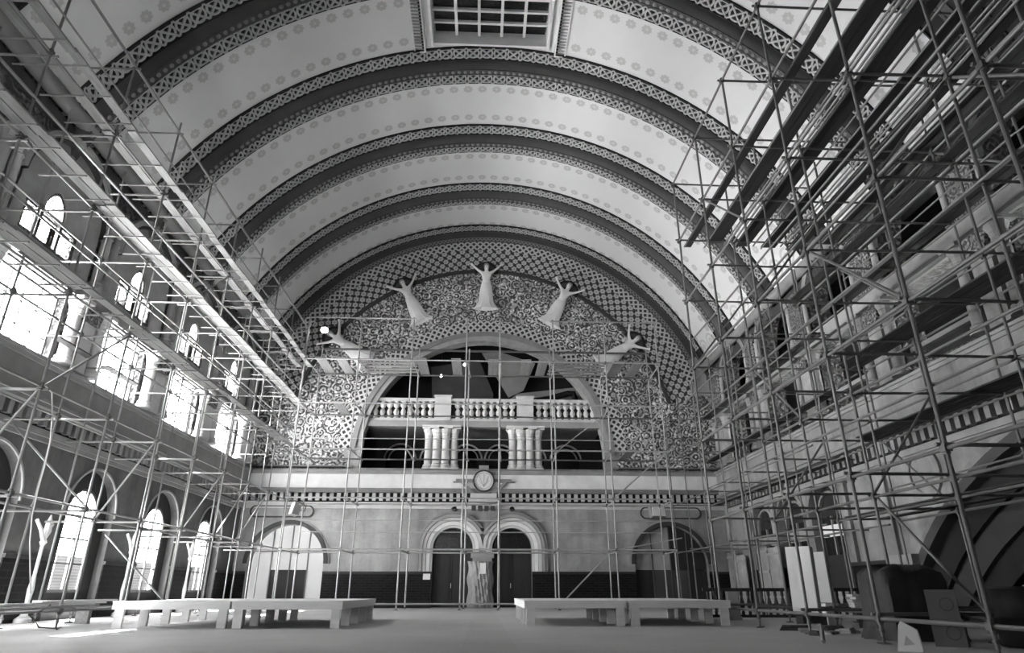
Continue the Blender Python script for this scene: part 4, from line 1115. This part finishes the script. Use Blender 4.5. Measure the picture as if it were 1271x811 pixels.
# ------------------------------------------------------------------ things on the left
for k in range(3):
    o = MB().box(-.13, .13, -2.4 + (k == 2) * 1.6, 2.4, 0, .05).build('lumber_board', 'white' if k == 2 else 'plywood'); o.location = (-11.2 + k * .3, 18.2 + k * .3, .62 if k == 0 else .5); o.rotation_euler = (0, 0, R(2 - 3 * k)); o.location.z = .47 + .055 * k if k else .47
    o.location.x = -11.15 + .04 * k
    tag(o, 'long plank across timber blocks under the window scaffold, %s of three' % ['lowest', 'middle', 'topmost'][k], 'plank', 'planks at the foot of the window scaffold')
for y in (16.4, 20.2):
    o = MB().box(-11.3, -10.95, y - .08, y + .08, 0, .47).build('trestle_block', 'plank'); tag(o, 'timber block carrying the long planks, %s one' % ('nearer' if y < 18 else 'farther'), 'block')
for k, p in enumerate([p for p in PIERS if 14 < p < 36]):
    o = empty('lamp_standard', (LX + .45, p + .35, 0)); tag(o, 'forked pale lamp standard on the windowed wall, %s from the back wall' % ['fourth', 'third', 'second', 'first', 'fifth'][k if k < 4 else 4], 'lamp standard', 'lamp standards between the arched windows')
    MB().lathe(0, 0, [(.22, 0), (.22, .1), (.10, .2), (.06, .5), (.09, .9), (.05, 1.3), (.05, 2.1), (.1, 2.2), (.06, 2.3)], 10).build('post', 'white', o, smooth=True)  # sunlit brightness put into the white of post, arms and finial
    MB().tube([(0, 0, 2.2), (0, -.25, 2.55), (0, -.55, 2.8)], .06, 7, .05).tube([(0, 0, 2.2), (0, .1, 2.6), (0, .22, 2.75)], .05, 7).build('arm', 'white', o, smooth=True)
    MB().lathe(0, .05, [(.03, 2.3), (.11, 2.5), (.09, 2.75), (.02, 3.0)], 8).build('finial', 'white', o, smooth=True)
cb = [(-10.45 + .12 * sin(t * 1.9), 16.6 - .5 * t / 6 + .0, 5.2 - 4.5 * t / 6) for t in range(7)]
o = MB().tube([(-10.3, 14.9, 5.3)] + [(-10.25 + .1 * sin(t * .9), 15.1 + .13 * t, 5.2 - .55 * t) for t in range(9)], .016, 5).build('hanging_cable', 'stone', smooth=True); tag(o, 'thin pale cable hanging from the window scaffold', 'cable')
o = MB().tube([(-9.9, 17.0, .02), (-10.1, 17.4, .02), (-10.5, 17.3, .05), (-10.4, 16.8, .3), (-10.3, 17.2, .55)], .016, 5).build('loose_cable', 'cable', smooth=True); tag(o, 'loose cable coiled on floor at scaffold foot', 'cable')
o = MB().box(-.2, .2, -.12, .12, 0, .01).build('paper_scrap', 'paper'); o.location = (-7.6, 15.4, .001); o.rotation_euler = (0, 0, .3); tag(o, 'white paper scrap lying on the floor before the left platforms', 'paper')

# lit work lamp hung at the far end of the left scaffold, two bulbs in the loggia
def m_emit(name, s):
    m = Mt(name); m.const(.9); m.b.inputs['Emission Color'].default_value = (1, 1, 1, 1); m.b.inputs['Emission Strength'].default_value = s; return m.m
M['lamp'] = m_emit('lit_lamp_glass', 12); M['bulb'] = m_emit('lit_bulb_glass', 6)
o = empty('work_lamp', (-9.0, 33.6, 14.35)); tag(o, 'lit white work lamp clamped near top of the far left scaffold corner', 'lamp')
MB().lathe(0, 0, [(.04, -.16), (.16, -.1), (.2, 0), (.14, .12), (.05, .16)], 12).build('bulb', 'lamp', o, smooth=True)
MB().lathe(0, 0, [(.06, .14), (.22, .1), (.22, .13), (.07, .26)], 12).build('shade', 'clamp', o)
MB().tube([(0, 0, .2), (0, 0, .55), (-.7, 0, .6)], .02).build('bracket', 'clamp', o)
for x, z in ((-1.35, 14.7), (-2.85, 13.9)):
    o = empty('bare_bulb', (x, BY + 2.2, z)); tag(o, 'small bare lit bulb in the dark upper loggia, %s one' % ('higher' if z > 14.3 else 'lower'), 'bulb', 'bare bulbs in the loggia')
    MB().lathe(0, 0, [(.02, -.1), (.09, -.03), (.07, .05), (.03, .1)], 8).build('globe', 'bulb', o, smooth=True)
    MB().tube([(0, 0, .1), (0, 0, 17.7 - z)], .012).build('flex', 'cable', o)
o = MB().tube([(2.9, 39.5, 12.0), (4.2, 39.5, 12.25), (5.4, 39.5, 12.6), (5.75, 39.5, 12.6), (5.8, 39.5, 12.35), (5.8, 39.5, 10.4)], .2, 10).build('flexible_duct', 'black', smooth=True)
tag(o, 'black flexible duct bent over the balustrade in the great arch', 'duct')

# ------------------------------------------------------------------ added rear fill window, and portals
for i, (x, hw, z0, zs) in enumerate(REAR_FILL):
    w = empty(wname(), (x, NY - .4, 0), 'structure'); g = lambda a, d, z: (a, d, z)  # added unseen fill window, named like the real ones
    MB(g).prism([(a - x, z) for a, z in arch_pts(x, hw, z0, zs, 24)], -.01, .01).build('pane', 'glass', w)
    fr = MB(g)
    for k in range(-2, 3): fr.box(k * hw / 2.5 - .05, k * hw / 2.5 + .05, -.05, .05, z0, zs + sqrt(max(.01, hw * hw - (k * hw / 2.5) ** 2)) - .02)
    fr.build('frame', 'iron', w)
    portal('rear_portal', (x, NY - .9, (z0 + zs + hw) / 2), (0, 1, 0), 2 * hw, zs + hw - z0)
for b in BAYS:
    if b > 14:
        portal('portal', (LX - .45, b + .1, 8.48), (1, 0, 0), 2.9, 2.3)
        portal('portal', (LX - .45, b, 11.6), (1, 0, 0), 2.4, 1.7)
    portal('portal', (LX - .5, b + .6, 2.5), (1, 0, 0), 1.9, 3.4)
